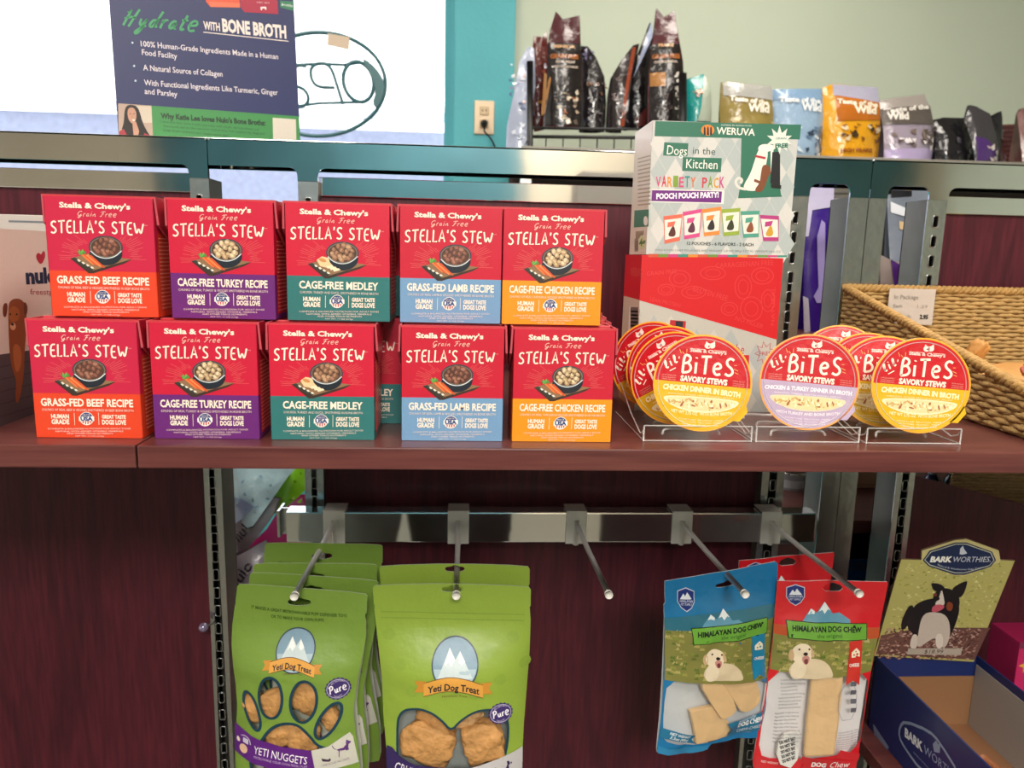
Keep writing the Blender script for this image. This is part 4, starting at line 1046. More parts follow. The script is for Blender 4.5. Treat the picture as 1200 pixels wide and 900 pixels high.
A.poly([(260, 548), (418, 548), (414, 568), (256, 566)], '#b3a79b', 6); A.text('$18.99', (306, 563), (360, 563), 11, '#4a3c3c', 7)
# emblem
A.poly([(300, 262), (395, 232), (430, 228), (525, 262), (530, 295), (430, 335), (395, 335), (300, 292)], '#c9bd84', 3)
A.poly([(302, 290), (322, 262), (398, 238), (430, 238), (505, 265), (517, 290), (500, 310), (425, 333), (395, 333), (320, 308)], '#16284f', 7)
A.line([(308, 289), (326, 266), (399, 243), (429, 243), (501, 268), (511, 290), (497, 306), (424, 327), (396, 327), (323, 304)], 2.2, '#c9cdb8', 8, closed=True)
A.text('BARK', (323, 295), (386, 295), 15, '#f0eee6', 9, bold=.05); A.text('WORTHIES.', (388, 295), (500, 295), 15, '#c6cbd8', 9)
A.text('Natural & Wholesome Dog Treats', (345, 305), (480, 312), 5, '#c6cbd8', 9, arc=-10)
A.poly([(410, 272), (412, 256), (420, 247), (423, 257), (432, 270), (418, 274)], '#c6cbd8', 9)
def hmap(u, v, w, off=Vector((BX0, BYB-.006, BT))): return off+Vector((1, 0, 0))*u+HV*v+Vector((0, -1, -.22)).normalized()*(.0004+w)
hp = t
A.dz = .00003
hc = [A.T(p) for p in out]
hb_ = bmesh.new(); f1 = [hb_.verts.new(hmap(a, b, 0)) for a, b in hc]; f2 = [hb_.verts.new(hmap(a, b, -.0022)) for a, b in hc]
for tr in tessellate_polygon([[Vector((a, b, 0)) for a, b in hc]]):
    hb_.faces.new([f1[i] for i in tr]); hb_.faces.new([f2[i] for i in tr][::-1])
for i in range(len(hc)): hb_.faces.new((f1[i], f1[(i+1) % len(hc)], f2[(i+1) % len(hc)], f2[i]))
bmesh.ops.recalc_face_normals(hb_, faces=hb_.faces); L = hb_.loops.layers.float_color.new('Col')
for f in hb_.faces:
    for l in f.loops: l[L] = (*lin('#6e5a48'), 1)
hc_o = obj('header_card', hb_, navy, t)
obj('header_print', facing(A.mesh(lambda u, v, w: hmap(u, v, w+.0002)), (0, -1, 0)), navy, hc_o)
# chew sticks lying in the box
stick = mat('brown_chew', '#8a5332', rough=.6, noise_=.35, nscale=70, bump=.4, bscale=120)
def chew(x, y, z, L_, r, rz, lab, rx=0):
    o = thing('chew_stick', lab, 'dog chew', (x, y, z), (rx, 0, rz), 'brown chew sticks in the navy box')
    pts = [(math.sin(i*1.3)*.0012, i*L_/8, math.cos(i*1.7)*.0008) for i in range(9)]
    obj('chew_body', tube(bmesh.new(), pts, [r*(.8 if i in (0, 8) else 1+.08*math.sin(i*2.2)) for i in range(9)], 10), stick, o, True)
for a in ((.586, .02, BZ+.010, .17, .0065, .03, 'long brown chew stick lying in the navy box nearest its pale inner wall'), (.572, .0, BZ+.0102, .15, .006, .06, 'brown chew stick lying second from the pale inner wall of the navy box'),
          (.579, .0, BZ+.021, .16, .006, -.02, 'brown chew stick lying on top of the two others in the navy box')): chew(*a)
# pink box at the right edge of the frame
t = thing('pink_box', 'small pink box with a yellow star at the right edge behind the navy box', 'box', (.668, .235, -.4135))
bm = colbox(0, .06, 0, .05, 0, .118, col='#b8245c', bev=.001); obj('box_body', bm, PAPER, t)
A = Art(); A.tris([(-.0+.0, 0), (.06, 0), (.06, .118), (0, .118)], [(0,1,2,3)], '#bf2460', 0)
A.poly([(.012+.010*(1 if k % 2 else .45)*math.cos(k*PI/5), .088+.010*(1 if k % 2 else .45)*math.sin(k*PI/5)) for k in range(10)], '#e0a83a', 2)
A.tris([(0, .110), (.06, .110), (.06, .118), (0, .118)], [(0,1,2,3)], '#7a2a4a', 1)
panel_art(A, 'front_print', t, PAPER, front())
# ------------------------------------------------------------------ treat bags hanging on the hooks
def bag_maps(W, H, x0, z0, B, head, bot=.25, seed=0, wr=.0011, back=.45):
    "front and back surface of a pillow bag; u in [x0, x0+W], v in [z0, z0+H]"
    def sm(t): t = max(0, min(1, t)); return t*t*(3-2*t)
    def shape(u, v):
        s = (u-x0)/W*2-1; k = (v-z0)/H
        f = max(0, 1-abs(s)**2.4)**.75
        g = sm((1-k-head)/.22)*(bot+(1-bot)*sm(k/.18))
        n = noise.noise(Vector((u*38+seed, v*30, seed*3.1)))+.5*noise.noise(Vector((u*90, v*75+seed, 2.3)))
        edge = max(0, 1-abs(s)**6)
        return B*f*g, wr*n*edge*(.35+sm((1-k-head*.5)/.3))
    def fr(off=0): return lambda u, v, w: (lambda a: Vector((u, -(a[0]+a[1])-.0005-w-off, v)))(shape(u, v))
    bk = lambda u, v, w: (lambda a: Vector((u, a[0]*back-a[1]*.5+.0005+w, v)))(shape(u, v))
    return fr, bk
def slot_hole(cx, cy, w, h):
    return smooth_path([(cx-w, cy), (cx-w*.8, cy-h*.6), (cx-w*.35, cy-h*.7), (cx, cy-h*1.3), (cx+w*.35, cy-h*.7), (cx+w*.8, cy-h*.6), (cx+w, cy), (cx+w*.8, cy+h), (cx-w*.8, cy+h)], 2, True)
def make_bag(name, label, cat, O, yaw, crop, outline, holes, windows, base, paint, B, head, mats=MATTE, cell=.006, group=None, seed=1, wr=.0011, back_col=None, bot=.25, film_m=None, roll=0, extra=None):
    U = (math.cos(yaw), math.sin(yaw), 0)
    A = Art.on(O, U, (0, 0, 1), crop); A.dz = .00017
    o2 = [A.T(p) for p in outline]; xs = [p[0] for p in o2]; zs = [p[1] for p in o2]
    W, H, x0, z0 = max(xs)-min(xs), max(zs)-min(zs), min(xs), min(zs)
    fr, bk = bag_maps(W, H, x0, z0, B, head, bot, seed, wr)
    t = thing(name, label, cat, O, (0, roll, yaw), group)
    Bs = Art(); Bs.T = A.T
    Bs.poly(outline, back_col or base, 0, holes=holes)
    bm = Bs.mesh(bk, cell); bmesh.ops.remove_doubles(bm, verts=bm.verts, dist=1e-6)
    obj('bag_back', facing(bm, (0, 1, 0)), mats, t, True)
    Bs = Art(); Bs.T = A.T
    Bs.poly(outline, base, 0, holes=list(holes)+list(windows))
    bm = Bs.mesh(fr(), cell); bmesh.ops.remove_doubles(bm, verts=bm.verts, dist=1e-6)
    obj('bag_front', facing(bm, (0, -1, 0)), mats, t, True)
    paint(A)
    obj('front_print', facing(A.mesh(fr(.00012), cell), (0, -1, 0)), mats, t, True)
    for wd in windows:
        Wn = Art(); Wn.T = A.T; Wn.poly(wd, '#ffffff', 0)
        obj('window_film', facing(Wn.mesh(fr(), cell), (0, -1, 0)), film_m or film, t, True)
    t['maps'] = 0; del t['maps']
    return t, A, fr
def band_edge(A, pts, wd, col, z): A.line(pts, wd, col, z, closed=True)
def emblem(A, cx, cy, r, x0, x1, y, h, txt=True, tilt=0):
    "round snowy emblem over an orange ribbon"
    A.poly(ell(cx, cy, r*1.06, r*1.04, 36), '#2b3a4a', 2); A.poly(ell(cx, cy, r, r*.98, 36), '#7f9cb0', 3)
    A.poly(ell(cx, cy, r*.97, r*.95, 26, 0, .05*PI, .95*PI), '#a9bfca', 3.3)
    A.poly([(cx-r*.78, cy+r*.5), (cx-r*.25, cy-r*.62), (cx+r*.02, cy-r*.2), (cx+r*.22, cy-r*.5), (cx+r*.8, cy+r*.5)], '#c9d6da', 4)
    A.poly([(cx-r*.25, cy-r*.62), (cx-r*.02, cy-r*.18), (cx-r*.16, cy+.05*r), (cx-r*.3, cy-r*.12), (cx-r*.46, cy-.0*r)], '#eef3f3', 4.6)
    A.poly([(cx+r*.22, cy-r*.5), (cx+r*.46, cy-r*.12), (cx+r*.3, cy-.0*r), (cx+r*.16, cy-.12*r)], '#eef3f3', 4.6)
    w = x1-x0; N = 14
    top = [(x0+w*.12+w*.76*k/N, y+tilt*(k/N-.5)-h*.55*math.sin(PI*k/N)-h*.1) for k in range(N+1)]
    bt = [(p[0], p[1]+h) for p in top]
    for s, e in ((0, x0), (1, x1)):
        px = x0+w*.12 if s == 0 else x1-w*.12; d = -1 if s == 0 else 1; yy = y+tilt*(s-.5)-h*.28
        A.poly([(px-d*w*.03, yy), (e, yy+h*.05), (e-d*w*.045, yy+h*.45), (e, yy+h*.95), (px-d*w*.03, yy+h*.85)], '#c98a32', 4.8)
    A.poly([(a[0]-0, a[1]-2.5) for a in top]+[(b[0], b[1]+2.5) for b in bt[::-1]], '#6b4320', 5); A.poly(top+bt[::-1], '#dd9f45', 5.6)
    if txt:
        A.text('Yeti Dog Treat', (x0+w*.17, y+h*.62-tilt*.33), (x1-w*.17, y+h*.62+tilt*.33), h*.52, '#22202a', 7, bold=.025, arc=h*.33)
        A.text('Himalayan Treat', (cx-w*.16, y+h*.86), (cx+w*.16, y+h*.86), h*.16, '#6b3a20', 7, arc=h*.1)
def seal(A, cx, cy, r, rot=-.25):
    A.poly([(cx+(r if k % 2 else r*.9)*math.cos(k*PI/18), cy+(r if k % 2 else r*.9)*math.sin(k*PI/18)*.86) for k in range(36)], '#3c2a6a', 3)
    A.line(ell(cx, cy, r*.82, r*.7, 26), r*.05, '#b7aecb', 4, closed=True)
    d = Vector((math.cos(rot), math.sin(rot)))
    A.hand('Pure', (cx-r*.62*d.x, cy-r*.62*d.y+r*.22), (cx+r*.70*d.x, cy+r*.62*d.y+r*.30), r*.62, r*.10, '#efeaf3', 5)
    A.text('ALL NATURAL', (cx-r*.5, cy-r*.30), (cx+r*.5, cy-r*.44), r*.15, '#cfc6dd', 5, arc=r*.16); A.text('TREATS', (cx-r*.3, cy+r*.60), (cx+r*.3, cy+r*.55), r*.14, '#cfc6dd', 5, arc=-r*.1)
def dogmark(A, x, y, s, col):
    "small standing dog silhouette"
    P = lambda a, b: (x+a*s, y+b*s)
    A.poly([P(0, 0), P(30, -4), P(38, -22), P(34, -34), P(42, -36), P(50, -30), P(60, -26), P(58, -20), P(50, -16), P(48, 6), P(0, 12), P(-4, 6)], col, 5)
    for a in (-2, 6, 38, 44): A.poly([P(a, 2), P(a+7, 2), P(a+5, 38), P(a, 38)], col, 5.2)
    A.line([P(-2, 2), P(-14, -8), P(-20, -20)], 3.5*s, col, 5.2)
GREEN = '#76953a'; NAVYG = '#123a4c'
# 1. bags with the paw shaped window
CN = (270, 670, 3.912)
nug_out = smooth_path([(32, 66), (44, 53), (330, 74), (614, 97), (628, 112)], 1)+[(624, 190), (616, 198), (622, 230), (622, 300), (606, 400), (588, 500), (575, 600), (582, 700), (596, 800), (604, 900), (602, 1020), (592, 1050), (310, 1062), (40, 1030), (28, 1000), (24, 900), (26, 780), (36, 680), (44, 590), (36, 500), (20, 420), (8, 330), (10, 240), (22, 150), (26, 145), (24, 136)]
toes = [ell(122, 600, 31, 88, 26, -.36), ell(211, 533, 55, 92, 28, -.04), ell(361, 546, 58, 92, 28, .08), ell(470, 637, 40, 88, 26, .56)]
pad = smooth_path([(112, 850), (120, 780), (165, 735), (200, 680), (250, 650), (292, 640), (345, 655), (388, 700), (420, 745), (480, 765), (505, 830), (495, 875), (420, 888), (300, 880), (180, 885), (130, 880)], 2, True)
def paint_nug(A):
    for tpts, wd in [(x, 13) for x in toes]+[(pad, 13)]: band_edge(A, tpts, wd, NAVYG, 1.5)
    A.text('IT MAKES A GREAT MICROWAVABLE PUFF DISPENSER TOYS', (98, 165), (535, 207), 14, '#3c5a1c', 3, arc=-6, bold=.02)
    A.text('OR TO MAKE YOUR OWN PUFFS', (188, 207), (430, 226), 14, '#3c5a1c', 3, arc=-4, bold=.02)
    emblem(A, 312, 338, 84, 172, 440, 392, 42, tilt=16)
    seal(A, 511, 497, 58)
    A.poly([(31, 672), (120, 712), (250, 745), (396, 764), (414, 862), (250, 852), (120, 832), (26, 806)], '#5a1c7a', 5)
    A.poly([(396, 764), (470, 750), (560, 700), (574, 722), (598, 846), (414, 862)], '#c9c6bc', 5.2)
    A.text('YETI NUGGETS', (133, 784), (376, 824), 34, '#f0ecf2', 7, bold=.0); A.text('MICROWAVE YOUR OWN FRESH PUFF', (134, 806), (378, 842), 11, '#c4a8d4', 7)
    dogmark(A, 506, 768, 1.0, '#5a2a74'); A.poly([(440, 800), (470, 808), (478, 802), (482, 812), (476, 818), (446, 814)], '#3a2240', 6); A.text('FOR DOGS ALL SIZES', (446, 836), (560, 822), 9, '#7a6a80', 7)
    A.poly(ell(78, 778, 22, 21, 16), '#e0b99a', 6.5); A.poly(smooth_path([(40, 738), (46, 728), (60, 738), (58, 754), (42, 752)], 1, True), '#e6d8c8', 6.5); A.poly([(78, 726), (106, 732), (104, 754), (76, 748)], '#c9c4d6', 6.5); A.line([(66, 720), (88, 716), (112, 730), (116, 752)], 3, '#d8d0e4', 6.5, smooth=1)
nug_kw = dict(outline=nug_out, holes=[slot_hole(316, 137, 56, 17)], windows=toes+[pad], base=GREEN, back_col='#b4baa8', B=.019, head=.16, cell=.006, seed=2)
NO = Vector((HX[0], .150, -.192))
NO = at(270+322/3.912, 670+130/3.912, X=HX[0]+.0005); NO.y = .165; NO = at(270+316/3.912, 670+132/3.912, Y=.166)
nug, NA, nfr = make_bag('treat_bag', 'green bag with a paw shaped window, frontmost on the left hook', 'treat bag', NO, -.09, CN, paint=paint_nug, group='green paw window bags on the left hook', **nug_kw)
# chunks seen through the paw windows
nugm = mat('puffed_cheese', '#bd8a50', rough=.7, noise_=.4, nscale=60, bump=.5, bscale=90)
nugm2 = mat('pale_puff', '#c49a68', rough=.8, noise_=.3, nscale=60, bump=.6, bscale=110)
def lump(name, label, cat, par_loc, size, rot, m, group, seed, sub=2):
    bm = bmesh.new(); bmesh.ops.create_icosphere(bm, subdivisions=4, radius=1)
    for v in bm.verts:
        c = v.co.copy(); n = max(abs(c.x), abs(c.y), abs(c.z)); c = c.lerp(c/n*.86, .55)
        d = 1+.22*noise.noise(c*1.7+Vector((seed, 0, 0)))+.08*noise.noise(c*5+Vector((0, seed, 0)))+.03*noise.noise(c*14)
        v.co = Vector((c.x*size[0]*d, c.y*size[1]*d, c.z*size[2]*d))
    o = obj(name, bm, m, None, True, par_loc, rot)
    return tag(o, label, cat, group)
def inbag(O, yaw, A, p, dy):
    u, v = A.T(p); return Vector(O)+Vector((math.cos(yaw)*u, math.sin(yaw)*u, v))+Vector((-math.sin(yaw), math.cos(yaw), 0))*dy
for i, (p, s, lab) in enumerate([((120, 600), (.011, .007, .017), 'tan treat chunk behind the narrow left toe window of the front paw bag'), ((212, 585), (.015, .008, .015), 'tan treat chunk behind the second toe window of the front paw bag'),
      ((362, 550), (.016, .008, .021), 'golden treat chunk behind the third toe window of the front paw bag'), ((468, 650), (.010, .007, .016), 'tan treat chunk behind the slanted right toe window of the front paw bag'),
      ((240, 715), (.020, .009, .016), 'tan treat chunk in the upper left of the big paw pad window'), ((345, 735), (.018, .009, .017), 'tan treat chunk in the upper right of the big paw pad window'), ((300, 880), (.045, .010, .012), 'wide pale treat chunk at the bottom of the paw pad window')]):
    lump('dog_treat', lab, 'dog treat', inbag(NO, -.09, NA, p, -.006), s, (0, random.uniform(-.5, .5), -.09), nugm, 'treat chunks seen through the bag windows', i*3.7)
for (px, py, Y, yw, rl, lab) in ((365, 689, .190, -.02, .05, 'green paw window bag second from the front on the left hook, tilted'), (367, 674, .222, -.03, -.02, 'green paw window bag third from the front on the left hook'), (377, 650, .262, -.03, -.01, 'green paw window bag hanging rearmost on the left hook')):
    o = dup(nug, at(px, py, Y=Y), (0, rl-.03, yw), lab)
# 2. bags with the heart shaped window
CC = (430, 640, 3.462)
cr_out = smooth_path([(24, 168), (38, 156), (345, 150), (655, 162), (665, 178)], 1)+[(664, 240), (660, 246), (664, 300), (660, 420), (648, 560), (636, 700), (628, 850), (626, 1000), (618, 1110), (360, 1130), (98, 1100), (92, 960), (86, 800), (72, 660), (66, 520), (56, 450), (40, 340), (30, 250), (34, 240), (28, 236)]
heart = smooth_path([(140, 900), (131, 820), (130, 680), (140, 640), (165, 615), (215, 607), (262, 618), (310, 650), (345, 690), (380, 652), (430, 622), (490, 610), (545, 630), (572, 670), (570, 760), (556, 820), (548, 900)], 2, True)
CG = '#8ca63c'
def paint_cr(A):
    band_edge(A, heart, 9, NAVYG, 1.5)
    for y in (268, 292): A.line([(58, y-4), (640, y+8)], 3.5, '#7a9438', 1)
    for k in range(12): A.poly(ell(90+k*50, 350+(k*97) % 240, 26, 22, 10), '#86a13a', .6+.01*k)
    emblem(A, 360, 442, 88, 200, 508, 514, 50, tilt=8)
    seal(A, 541, 634, 50, -.2)
    A.poly([(84, 800), (88, 772), (110, 775), (135, 800), (200, 828), (425, 838), (425, 1000), (92, 1000)], '#33245c', 5)
    A.poly([(425, 838), (530, 815), (630, 793), (628, 980), (425, 1000)], '#bdbabc', 5.2)
    A.text('CRUNCHY PUFFS', (118, 868), (366, 904), 42, '#e8e4ee', 7); A.text('FRESHLY PUFFED CHEESE', (120, 892), (300, 920), 10, '#a59ac4', 7)
    dogmark(A, 536, 862, .85, '#2a1e4a'); A.poly([(488, 888), (510, 884), (520, 892), (518, 906), (490, 906)], '#2a1e4a', 6)
CO = at(430+345/3.462, 640+168/3.462, Y=.158)
crb, CA, cfr = make_bag('treat_bag', 'green bag with a heart topped window, frontmost on the second hook', 'treat bag', CO, -.02, CC, outline=cr_out, holes=[slot_hole(345, 172, 44, 13)], windows=[heart], base=CG, back_col='#a0a8a6', paint=paint_cr, B=.024, head=.13, cell=.007, seed=5, wr=.0009, group='green heart window bags on the second hook')
dup(crb, at(533, 665, Y=.200), (0, -.006, -.01), 'green heart window bag hanging behind the front one on the second hook')
for i, (p, s, lab) in enumerate([((250, 775), (.030, .012, .024), 'large golden puff at the lower left of the heart window'), ((475, 770), (.024, .012, .024), 'large toasted puff at the lower right of the heart window'),
       ((285, 668), (.024, .010, .020), 'golden puff at the top left of the heart window'), ((392, 668), (.018, .009, .018), 'tan puff at the top right of the heart window')]):
    lump('puffed_treat', lab, 'dog treat', inbag(CO, -.02, CA, p, -.008 if i < 2 else -.001), s, (0, [.35, -.3, .5, -.7][i], 0), nugm if i != 3 else nugm2, 'golden puffs seen through the heart window', 11+i*2.9)
# 3. chew bags with meadow print
def meadow(A, poly, y0, y1, clipx, seed, top, cols=('#93914a', '#7f8a3a', '#a89c58', '#5e6f2e', '#b0a468')):
    A.poly(poly, '#7f7d40', 1)
    rnd = random.Random(seed)
    for i in range(150):
        t = rnd.random(); y = y0+(y1-y0)*t; xa, xb = clipx(y); x = rnd.uniform(xa, xb)
        A.poly([(x-10, y+4), (x-2, y-9), (x+3, y-3), (x+9, y-8), (x+13, y+5)], rnd.choice(cols), 1.3+.001*i)
def labrador(A, x, y, s):
    P = lambda pts: smooth_path([(x+a*s, y+b*s) for a, b in pts], 2, True)
    A.poly(P([(10, 100), (20, 70), (50, 50), (120, 40), (160, 62), (178, 100), (172, 118), (30, 122)]), '#d8c4a4', 3)
    A.poly(P([(18, 122), (22, 70), (44, 46), (72, 52), (78, 90), (60, 122)]), '#e6d6ba', 3.4)
    A.poly(P([(26, 50), (20, 20), (34, -6), (62, -16), (92, -6), (100, 20), (96, 44), (74, 66), (48, 64)]), '#ead9bd', 3.8)
    A.poly(P([(24, 4), (10, 20), (12, 50), (26, 56), (34, 30)]), '#c9aa80', 4.1); A.poly(P([(90, -4), (104, 12), (108, 38), (98, 40), (92, 20)]), '#c9aa80', 4.1)
    A.poly(P([(58, 38), (82, 30), (92, 44), (80, 66), (66, 64)]), '#c48a80', 4.5); A.poly(P([(66, 48), (84, 42), (82, 62), (72, 66)]), '#7a3a3c', 4.8)
    A.poly([(x+a*s, y+b*s) for a, b in ell(74, 26, 9, 7, 12)], '#2c2022', 5)
    for a in (50, 88): A.poly([(x+p*s, y+q*s) for p, q in ell(a, 8, 4, 4, 8)], '#2c2022', 5)
def chew_header(A, x0, y0, x1, y1, h, mx, my, ms):
    "banner with mountains"
    d = Vector((x1-x0, y1-y0)); n = Vector((-d.y, d.x)).normalized()
    A.poly([(mx, my), (mx+40*ms, my-50*ms), (mx+62*ms, my-34*ms), (mx+95*ms, my-74*ms), (mx+125*ms, my-30*ms), (mx+150*ms, my-34*ms), (mx+190*ms, my-8*ms), (mx+190*ms, my+10*ms)], '#5c93ad', 4)
    A.poly([(mx+95*ms, my-74*ms), (mx+70*ms, my-38*ms), (mx+84*ms, my-44*ms), (mx+92*ms, my-30*ms), (mx+106*ms, my-46*ms), (mx+116*ms, my-42*ms)], '#e3eaec', 4.6)
    A.poly([(mx+40*ms, my-50*ms), (mx+26*ms, my-28*ms), (mx+38*ms, my-32*ms), (mx+52*ms, my-30*ms), (mx+54*ms, my-40*ms)], '#e3eaec', 4.6)
    q = [(x0, y0), (x0+d.x*.5, y0+d.y*.5+h*.04), (x1, y1), (x1-2, y1+h), (x0+d.x*.5, y0+d.y*.5+h*1.06), (x0+4, y0+h)]
    A.poly([(a+(-3 if i in (0, 5) else 3 if i in (2, 3) else 0), b+(-3 if i < 3 else 3)) for i, (a, b) in enumerate(q)], '#1d3318', 5.2); A.poly(q, '#6aa33a', 5.7)
    A.text('HIMALAYAN DOG CHEW', (x0+d.x*.06, y0+d.y*.06+h*.56), (x1-d.x*.07, y1-d.y*.07+h*.52), h*.32, '#16261a', 7, bold=.04)
    A.text('the original', (x0+d.x*.36, y0+d.y*.36+h*.90), (x0+d.x*.68, y0+d.y*.68+h*.88), h*.24, '#2f5a26', 7)
def shield(A, cx, cy, w, h):
    S_ = lambda k: [(cx-w*k, cy-h*.72*k), (cx-w*.5*k, cy-h*.86*k), (cx, cy-h*k), (cx+w*.5*k, cy-h*.86*k), (cx+w*k, cy-h*.72*k), (cx+w*k, cy+h*.2*k), (cx+w*.6*k, cy+h*.7*k), (cx, cy+h*k), (cx-w*.6*k, cy+h*.7*k), (cx-w*k, cy+h*.2*k)]
    A.poly(S_(1), '#c3cbe0', 4); A.poly(S_(.92), '#1d2f78', 4.6)
    A.poly([(cx-w*.7, cy), (cx-w*.3, cy-h*.5), (cx-w*.1, cy-h*.25), (cx+w*.15, cy-h*.6), (cx+w*.72, cy)], '#dfe5ee', 5.2)
    A.text('HIMALAYAN', (cx-w*.75, cy+h*.25), (cx+w*.75, cy+h*.25), h*.2, '#dfe5ee', 5.6); A.text('PET SUPPLY', (cx-w*.62, cy+h*.5), (cx+w*.62, cy+h*.5), h*.18, '#dfe5ee', 5.6)
def ribbon(A, x0, y0, x1, y1, w, col, word, notch=14):
    A.poly([(x0-w, y0), (x0+w, y0-2), (x1+w, y1+notch), (x1, y1-notch*.4), (x1-w, y1+notch)], col, 5.4)
    cx, cy = x0+(x1-x0)*.3, y0+(y1-y0)*.3
    A.poly([(cx-w*.6, cy+14), (cx-w*.6, cy-6), (cx+w*.2, cy-22), (cx+w*.7, cy-8), (cx+w*.7, cy+14)], '#efe6c8', 6)
    for a, b, r in ((-.2, 4, 4), (.3, 2, 5), (.1, -9, 3)): A.poly(ell(cx+a*w, cy+b, r, r, 8), col, 6.5)
    A.text(word, (x0+(x1-x0)*.62-w*.75, y0+(y1-y0)*.62), (x0+(x1-x0)*.62+w*.75, y0+(y1-y0)*.62-2), 11, '#efe9e0', 7, bold=.03)
CB = (765, 640, 3.6)
blue_out = [(50, 147), (200, 122), (360, 96), (516, 64), (526, 72), (524, 130), (516, 260), (504, 420), (490, 560), (468, 690), (440, 802), (400, 806), (330, 806), (240, 826), (225, 848), (150, 868), (60, 876), (18, 870), (16, 850), (30, 720), (40, 560), (46, 420), (48, 300), (46, 246), (52, 238), (50, 200)]
bwin = smooth_path([(52, 560), (150, 556), (300, 560), (480, 545), (466, 660), (440, 775), (300, 786), (200, 830), (60, 825), (36, 800), (40, 680)], 1, True)
BLUE = '#1570a6'
def paint_blue(A):
    meadow(A, [(47, 330), (300, 320), (515, 270), (500, 430), (488, 545), (300, 562), (42, 556)], 345, 548, lambda y: (52, 478), 3, 0)
    A.poly([(46, 300), (518, 236), (514, 290), (300, 338), (47, 350)], '#2b6a80', 1.8)
    shield(A, 136, 222, 35, 50); chew_header(A, 150, 336, 464, 290, 62, 190, 328, 1.0)
    labrador(A, 180, 430, .98)
    ribbon(A, 424, 355, 430, 530, 30, '#1f7fa8', 'CHEESE')
    A.poly([(28, 757), (165, 782), (150, 800), (168, 822), (24, 800)], '#1f6f96', 4); A.text('NET WEIGHT', (60, 782), (138, 795), 11, '#d8e4ea', 5, bold=.03); A.text('3.3oz (93g)', (60, 800), (132, 812), 12, '#d8e4ea', 5, bold=.03)
    A.poly([(292, 728), (400, 700), (468, 680), (440, 768), (300, 786), (312, 756)], '#1f6f96', 4)
    A.text('naturally', (342, 728), (420, 705), 14, '#dfe9ee', 5); A.text('DOG CHEW', (342, 750), (455, 722), 20, '#eef2f4', 5, bold=.05); A.text('CHEW-CHEESE', (342, 774), (448, 752), 13, '#dfe9ee', 5)
    A.poly([(18, 836), (60, 848), (225, 828), (225, 848), (150, 868), (60, 876), (18, 870)], '#2a7fae', 3)
ylow = mat('hard_cheese_chew', '#dcb57e', rough=.5, noise_=.12, nscale=60, bump=.25, bscale=60)
haze = clear('grey_clear_pouch', tint=(.97, .97, .98), gloss=.03, rough=.14, ior=1.35, bump=.5, bscale=35, edge=.05)
BO = at(765+312/3.6, 640+148/3.6, Y=.190)
blu, BA, bfr = make_bag('chew_bag', 'blue chew bag with a clear lower window on the fourth hook', 'treat bag', BO, .28, CB, outline=blue_out, holes=[[(q[0], q[1]-(q[0]-312)*.2) for q in slot_hole(312, 158, 50, 11)]], windows=[bwin], base=BLUE, back_col='#cfd3d6', paint=paint_blue, B=.010, head=.12, mats=FOIL, cell=.006, seed=9, wr=.0019, film_m=haze)
def slab(name, label, A, O, yaw, pts, dy, th, m, group, bev=.0012):
    loc = [A.T(p) for p in pts]; cx = sum(p[0] for p in loc)/len(loc); cz = sum(p[1] for p in loc)/len(loc)
    bm = plate([(a-cx, b-cz) for a, b in loc], [], 0, th)
    bmesh.ops.remove_doubles(bm, verts=bm.verts, dist=1e-6)
    o = obj(name, bm, m, None, False, inbag(O, yaw, A, (0, 0), 0), (0, 0, yaw))
    o.location = Vector(O)+Vector((math.cos(yaw)*cx, math.sin(yaw)*cx, cz))+Vector((-math.sin(yaw), math.cos(yaw), 0))*dy
    md = o.modifiers.new('soft_edge', 'BEVEL'); md.width = bev; md.segments = 2; md.limit_method = 'ANGLE'; md.angle_limit = .6
    return tag(o, label, 'dog treat', group)
GC = 'cheese chews seen through the chew bag windows'
slab('cheese_chew', 'flat tan cheese chew slanting down from the dog picture in the blue bag', BA, BO, .28, smooth_path([(170, 552), (262, 540), (342, 662), (318, 700), (276, 714), (262, 700)], 1, True), -.0085, .006, ylow, GC)
slab('cheese_chew', 'rounded tan cheese chew at the right of the blue bag window', BA, BO, .28, smooth_path([(262, 540), (400, 528), (436, 582), (442, 640), (410, 680), (360, 690), (342, 662)], 1, True), -.0065, .006, ylow, GC)
slab('cheese_chew', 'thick brick shaped cheese chew at the bottom of the blue bag window', BA, BO, .28, [(150, 690), (245, 668), (300, 716), (330, 760), (296, 800), (176, 828), (166, 760)], -.004, .006, ylow, GC)
